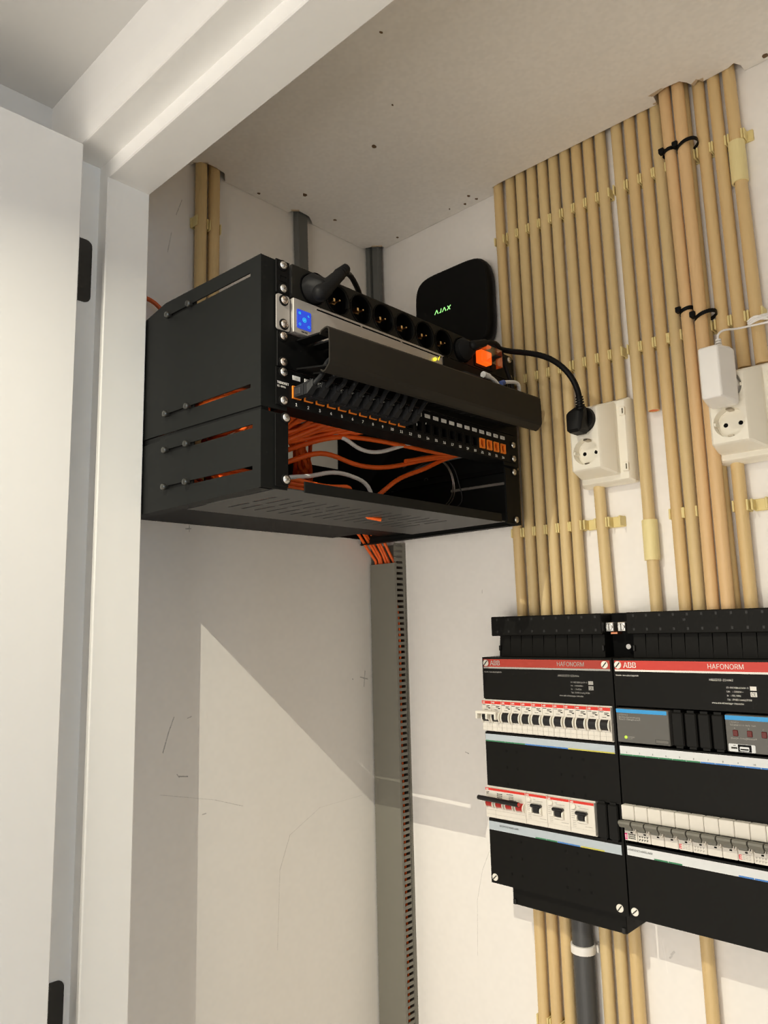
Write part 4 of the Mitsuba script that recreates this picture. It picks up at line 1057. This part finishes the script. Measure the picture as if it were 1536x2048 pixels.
part(p1, "copper_bar", cbx(-.0400, -.0250, -.5040, -.4930, -.1730, -.1695, .0006), COPPER, False, "copper link")
part(p1, "terminal_screw", cyl("x-", [-.0300, -.5155, -.1905], .0042, .003, 16), ("metal", (.6, .6, .58)), 35)
part(p1, "wall_tab", cbx(-.0080, -.0005, -.2925, -.2790, -.1640, -.1540, .0008), OUTLET, False, "small cream tab at the left edge")
# skirt below the left panel, bottom flange of the right one
part(p1, "skirt", cat(cbx(-.0620, -.0010, -.4990, -.3178, -.5688, -.5408, .001)), PANEL_BLACK)
part(p1, "skirt_latch", cat(cbx(-.0650, -.0610, -.3245, -.3195, -.5680, -.5605, .0006), cbx(-.0650, -.0610, -.4975, -.4925, -.5680, -.5605, .0006)), ("plastic", (.008, .008, .008)))
for zb_ in (W_R1[0], W_R2[0]):
    rs = np.random.RandomState(3)
    part(p1, "knockout_mark", cat(*[bx(PX0 - .0003, PX0 + .0002, -.3285 - c * .0185, -.3255 - c * .0185, zb_ - .028 - r_ * .024, zb_ - .0245 - r_ * .024) for c in (0, 1, 5, 6, 7) for r_ in range(3)]), ("darkmetal", (.0022, .0022, .002)))

# ------------------------------------------------------------------ small breakers
XB = -.0800
PITCH = .01812
tick = lambda y, z, w, h, x: bx(x - .0002, x, y - w, y, z, z + h)  # noqa: E731
abb_small = text_x("ABB", 0, 0, .0021, 0, w=.0050, bold=True)


def toggle(parent, y, z, w, h, x=XB, name="toggle", mat=None, tee=False):
    """A dark toggle between two round white cheeks, centre y, z."""
    mat = mat or ("plastic", (.010, .010, .011))
    prof = Polygon([(-.0015, -h / 2), (-.0015, h / 2), (.0015, h / 2), (.0052, h * .28), (.0062, 0), (.0050, -h * .3), (.0020, -h / 2)])
    v = [(x - a, y + s * w / 2, z + b) for s in (-1, 1) for a, b in list(prof.exterior.coords)[:-1]]
    part(parent, name, hull(v), mat, False)
    for s in (-1, 1):
        c = y + s * (w / 2 + .0011)
        an = np.linspace(-math.pi / 2, math.pi / 2, 12)
        part(parent, "cheek", hull([(x + .001 - q * math.cos(a) * .0075, cc, z - .0006 + math.sin(a) * h * .62) for a in an for cc in (c - .0009, c + .0009) for q in (0, 1)]), BREAKER_HI, 40)


for i in range(12):
    yc = P1Y0 + .0008 - PITCH * (i + .5)
    extra = {0: "leftmost, under the handle tie", 1: "second, under the handle tie", 11: "rightmost"}.get(i, f"{ordw[i]} from the left")
    k = thing("circuit_breaker", f"small red-banded white breaker in the left panel's top row, {extra}", "circuit breaker", None)
    h2 = PITCH / 2 - .0002
    part(k, "body", cat(cbx(XB, -.0300, yc - h2, yc + h2, -.3165, -.2715, .0005), cbx(XB + .004, -.030, yc - h2, yc + h2, -.3180, -.2700, .0005)), BREAKER)
    part(k, "red_band", bx(XB - .0003, XB, yc - h2 + .0003, yc + h2 - .0003, -.2762, -.2718), RED, False, "red band")
    part(k, "band_lettering", shift(abb_small, (XB - .0003, yc + h2 - .0012, -.2750)), PRINT_WHITE)
    part(k, "print", cat(tick(yc + h2 - .001, -.2782, .0062, .0008, XB), tick(yc + .0005, -.2796, .0065, .0010, XB), tick(yc + .0005, -.2815, .0045, .0010, XB), tick(yc - .0035, -.2832, .0035, .0016, XB), tick(yc + .004, -.2852, .006, .0006, XB)), PRINT_DARK)
    part(k, "joint_line", cat(bx(XB - .0002, XB, yc - h2, yc + h2, -.3050, -.3046), bx(XB - .0002, XB, yc - h2, yc + h2, -.3108, -.3105), bx(XB - .0002, XB, yc - .0002, yc + .0002, -.3165, -.3050)), PRINT_FAINT)
    toggle(k, yc - .0004, -.2952, .0112, .0138)
k = thing("handle_tie", "raised white handle tie bridging the first two small breakers of the left panel", "handle tie")
ya, yb = P1Y0 + .0052, P1Y0 - .0335
part(k, "bar", cbx(XB - .0135, XB - .0075, yb, ya, -.2905, -.2862, .0012), BREAKER_HI)
part(k, "arm", cat(*[cbx(XB - .0130, XB - .0012, y - .0016, y + .0016, -.2985, -.2880, .0008) for y in (ya - .0020, (ya + yb) / 2 - .001, yb + .0020)]), BREAKER_HI)

# second row of the left panel
k = thing("main_switch", "white four-pole main switch with a black bar handle over red toggles", "main switch")
ya, yb, zt, zb = -.2880, -.3600, -.4015, -.4450
part(k, "body", cat(cbx(XB, -.0300, yb + .0002, ya, zb, zt, .0006), cbx(XB + .004, -.030, yb + .0002, ya, zb - .0015, zt + .0018, .0005)), BREAKER)
part(k, "red_band", bx(XB - .0003, XB, yb + .0006, ya - .0004, -.4052, -.4018), RED, False, "red band")
part(k, "band_lettering", shift(abb_small, (XB - .0003, ya - .0014, -.4047)), PRINT_WHITE)
part(k, "print", cat(tick(-.2900, -.4085, .005, .0009, XB), tick(-.2900, -.4105, .004, .0009, XB), *[tick(-.3095 - .0025 * q, -.4100 - .0026 * r_, .0018, .0014, XB) for q in range(4) for r_ in range(4)], tick(-.3270, -.4082, .0115, .0008, XB), *[tick(-.3310 - .003 * q, -.4112 - .0022 * r_, .0022, .0008, XB) for q in range(3) for r_ in range(3)], tick(-.3320, -.4165, .0120, .0010, XB)), PRINT_DARK)
part(k, "joint_line", cat(bx(XB - .0002, XB, yb, ya, -.4340, -.4336), bx(XB - .0002, XB, yb, ya, -.4400, -.4397), bx(XB - .0002, XB, -.3062, -.3058, -.4450, -.4340)), PRINT_FAINT)
for i in range(4):
    toggle(k, -.2972 - .0181 * i, -.4232, .0110, .0110, name="red_toggle", mat=("satin", (.42, .022, .018)))
part(k, "bar_handle", cat(tube([(XB - .0110, ya + .0060, -.4155), (XB - .0110, ya - .001, -.4157), (XB - .0110, yb + .0050, -.4172)], [.0032, .0036, .0036], 16)), ("satin", (.009, .008, .008)), 40, "black bar handle")
part(k, "handle_cap", tube([(XB - .0110, yb + .0052, -.4172), (XB - .0110, yb + .0035, -.4173)], .0029, 16), ("satin", (.55, .03, .02)), 40, "red handle end")
for i, (ya, yb) in enumerate(((-.3602, -.3962), (-.3964, -.4332), (-.4334, -.4716))):
    k = thing("residual_current_breaker", f"white residual current breaker with a round test button and black T toggle, {['left', 'middle', 'right'][i]} of three", "breaker")
    part(k, "body", cat(cbx(XB, -.0300, yb + .0002, ya, zb, zt, .0006), cbx(XB + .004, -.030, yb + .0002, ya, zb - .0015, zt + .0018, .0005)), BREAKER)
    part(k, "red_band", bx(XB - .0003, XB, yb + .0006, ya - .0004, -.4052, -.4018), RED, False, "red band")
    part(k, "band_lettering", shift(abb_small, (XB - .0003, ya - .0014, -.4047)), PRINT_WHITE)
    part(k, "test_button", lathe([(.0036, 0), (.0036, .0022), (.0028, .0030), (0, .0031)], "x-", [XB, ya - .0070, -.4095], 22), BREAKER_HI, 35)
    part(k, "print", cat(tick(ya - .0130, -.4092, .004, .0008, XB), tick(ya - .0150, -.4112, .014, .0007, XB), *[tick(ya - .0020, -.4148 - .0026 * q, .0060 if q % 2 else .0085, .0007, XB) for q in range(5)], *[tick(ya - .004, -.4292 - .0024 * q, .0050, .0006, XB) for q in range(4)], tick(ya - .0230, -.4348, .0110, .0007, XB), bx(XB - .0002, XB, yb + .0005, ya - .0005, -.4385, -.4383)), PRINT_FAINT)
    ty = ya - .0195
    part(k, "toggle", cat(cbx(XB - .0070, XB, ty - .0088, ty + .0088, -.4190, -.4145, .0014), cbx(XB - .0055, XB, ty - .0050, ty + .0050, -.4265, -.4170, .0012)), ("satin", (.010, .010, .011)), False, "black T-shaped toggle")
    for s in (-1, 1):
        an = np.linspace(-math.pi / 2, math.pi / 2, 12)
        c = ty + s * .0075
        part(k, "cheek", hull([(XB + .001 - q * math.cos(a) * .0066, cc, -.4235 + math.sin(a) * .0062) for a in an for cc in (c - .0012, c + .0012) for q in (0, 1)]), BREAKER_HI, 40)
    part(k, "cheek_base", cbx(XB - .0030, XB, ty - .0080, ty + .0080, -.4300, -.4272, .0008), BREAKER_HI)

# ------------------------------------------------------------------ right panel: modules
k = thing("power_supply_module", "grey module with blue top band and small green light, left in the right panel", "module")
part(k, "body", cbx(-.0800, -.030, -.5862, -.5135, -.3160, -.2715, .0008), MODULE)
part(k, "blue_band", bx(-.0803, -.0800, -.5840, -.5138, -.2772, -.2722), MODULE_BLUE, False, "blue band")
part(k, "print", cat(text_x("6201/640.1", -.5175, -.2806, .0019, -.0800, w=.0125), text_x("Spannungsversorgung", -.5175, -.2838, .0021, -.0800, w=.0300), text_x("Busch-free@home®", -.5175, -.2868, .0022, -.0800, w=.0300), text_x("640mA", -.5290, -.3092, .0016, -.0800, w=.0090), text_x("1..2", -.5290, -.3112, .0016, -.0800, w=.0055)), PRINT_GREY)
part(k, "led", lathe([(.0022, 0), (.0021, .0007), (0, .0010)], "x-", [-.0800, -.5258, -.3090], 16), ("satin", (.2, .3, .05)), 35, "green status light", emitter={"type": "area", "radiance": rgb((.42, .60, .03)), "sampling_weight": .05})
part(k, "slot_frame", prism_x(sbox(-.5850, -.3140, -.5665, -.3090).difference(sbox(-.5842, -.3133, -.5672, -.3097)), -.0804, -.0800), ("plastic", (.045, .044, .04)))
part(k, "slot_bed", bx(-.0802, -.0800, -.5842, -.5672, -.3133, -.3097), ("plastic", (.12, .115, .105)))
k = thing("switch_actuator_module", "grey module with blue band, dark red buttons and a black and white label", "module")
part(k, "body", cbx(-.0800, -.030, -.7290, -.6575, -.3160, -.2715, .0008), MODULE)
part(k, "blue_band", bx(-.0803, -.0800, -.7285, -.6578, -.2778, -.2725), MODULE_BLUE, False, "blue band")
part(k, "print", cat(text_x("6251/0.4", -.6632, -.2812, .0017, -.0800, w=.0105), text_x("Schaltaktor 4-fach, 16A", -.6632, -.2844, .0020, -.0800, w=.0300), text_x("Busch-free@home®", -.6632, -.3002, .0020, -.0800, w=.0300), *[text_x(c, -.6675 - .0165 * i, -.2882, .0018, -.0800) for i, c in enumerate("ABCD")]), PRINT_GREY)
for i in range(4):
    part(k, "button", cbx(-.0815, -.0798, -.6720 - .0165 * i, -.6660 - .0165 * i, -.2968, -.2895, .0006), DARK_RED, False, "dark red button" if i == 0 else None)
part(k, "label", prism_x(rrect(-.6905, -.6595, -.3152, -.3060, .0012), -.0805, -.0800), PAPER, False, "black and white label with two connector drawings")
part(k, "label_field", cat(bx(-.0808, -.0805, -.6860, -.6705, -.3148, -.3064)), BLACK)
part(k, "label_drawing", cat(bx(-.0808, -.0805, -.6695, -.6625, -.3118, -.3098), bx(-.0808, -.0805, -.6678, -.6650, -.3082, -.3076)), PRINT_DARK)
part(k, "connector_drawing", prism_x(rrect(-.6835, -.6725, -.3140, -.3088, .0012).difference(rrect(-.6828, -.6732, -.3128, -.3112, .0006)), -.0810, -.0808), PAPER)

# ------------------------------------------------------------------ right panel: row with grey levers
for i in range(11):
    y0 = -.5138 - .0181 * i
    y1 = y0 - .0179
    extra = {0: "leftmost, pink mark", 1: "second, with black terminal print", 4: "fifth, red letter", 8: "ninth, red letter", 10: "rightmost at the picture edge"}.get(i, ordw[i] + " from the left")
    k = thing("circuit_breaker", f"grey-levered cream breaker in the right panel's bottom row, {extra}", "circuit breaker")
    part(k, "body", cat(cbx(-.0850, -.030, y1 + .0001, y0 - .0002, -.4152, -.3965, .0008), cbx(-.0790, -.030, y1 + .0001, y0 - .0002, -.4300, -.4100, .0004), cbx(-.0800, -.030, y1 + .0001, y0 - .0002, -.4425, -.4270, .0007)), BREAKER)
    ya, yb = y0 - .0004, y1 + .0012
    part(k, "lever", hull([(xx, yy, zz) for xx, zz in ((-.0790, -.4172), (-.0940, -.4142), (-.0968, -.4152), (-.0975, -.4178), (-.0930, -.4232), (-.0790, -.4258)) for yy in (ya, yb)]), LEVER, False, "grey lever")
    part(k, "lever_stem", cbx(-.0860, -.0790, yb + .003, ya - .003, -.4285, -.4235, .0006), LEVER)
    part(k, "seal_tab", cat(cbx(-.0865, -.0790, y1 - .0018, y1 + .0028, -.4298, -.4222, .0009)), ("satin", (.52, .48, .42)), False)
    part(k, "seal_eye", bx(-.0868, -.0864, y1 + .0000, y1 + .0010, -.4272, -.4236), PRINT_DARK)
    part(k, "window", bx(-.0803, -.0800, y1 + .0062, y1 + .0092, -.4325, -.4308), BLACK_SOFT)
    if i == 0:
        part(k, "mark", bx(-.0803, -.0800, y0 - .0040, y0 - .0005, -.4408, -.4332), PINK, False, "pink mark")
        part(k, "mark_print", text_x("E", y0 - .0012, -.4392, .0042, -.0803, bold=True), PRINT_WHITE)
        part(k, "print", cat(*[tick(y0 - .0055 - .0026 * q, -.4348 - .0024 * r_, .0020, .0015, -.0800) for q in range(4) for r_ in range(3)]), PRINT_DARK)
    elif i in (1, 5, 9):
        mt = PRINT_DARK if i == 1 else PRINT_FAINT
        part(k, "print", cat(*[cat(tick(y0 - .0022 - .0034 * q, -.4352, .0022, .0010, -.0800), tick(y0 - .0030 - .0034 * q, -.4366, .0007, .0016, -.0800), tick(y0 - .0024 - .0034 * q, -.4388, .0022, .0009, -.0800), tick(y0 - .0024 - .0034 * q, -.4402, .0008, .0014, -.0800)) for q in range(4)]), mt)
    elif i in (4, 8):
        part(k, "mark", text_x("E", y0 - .0012, -.4400, .0050, -.0800, bold=True), ("matte", (.62, .08, .10)), False, "red letter E")
        part(k, "print", cat(*[tick(y0 - .0055 - .0034 * q, -.4346 - .0018 * r_, .0026, .0006, -.0800) for q in range(3) for r_ in range(4)]), PRINT_FAINT)
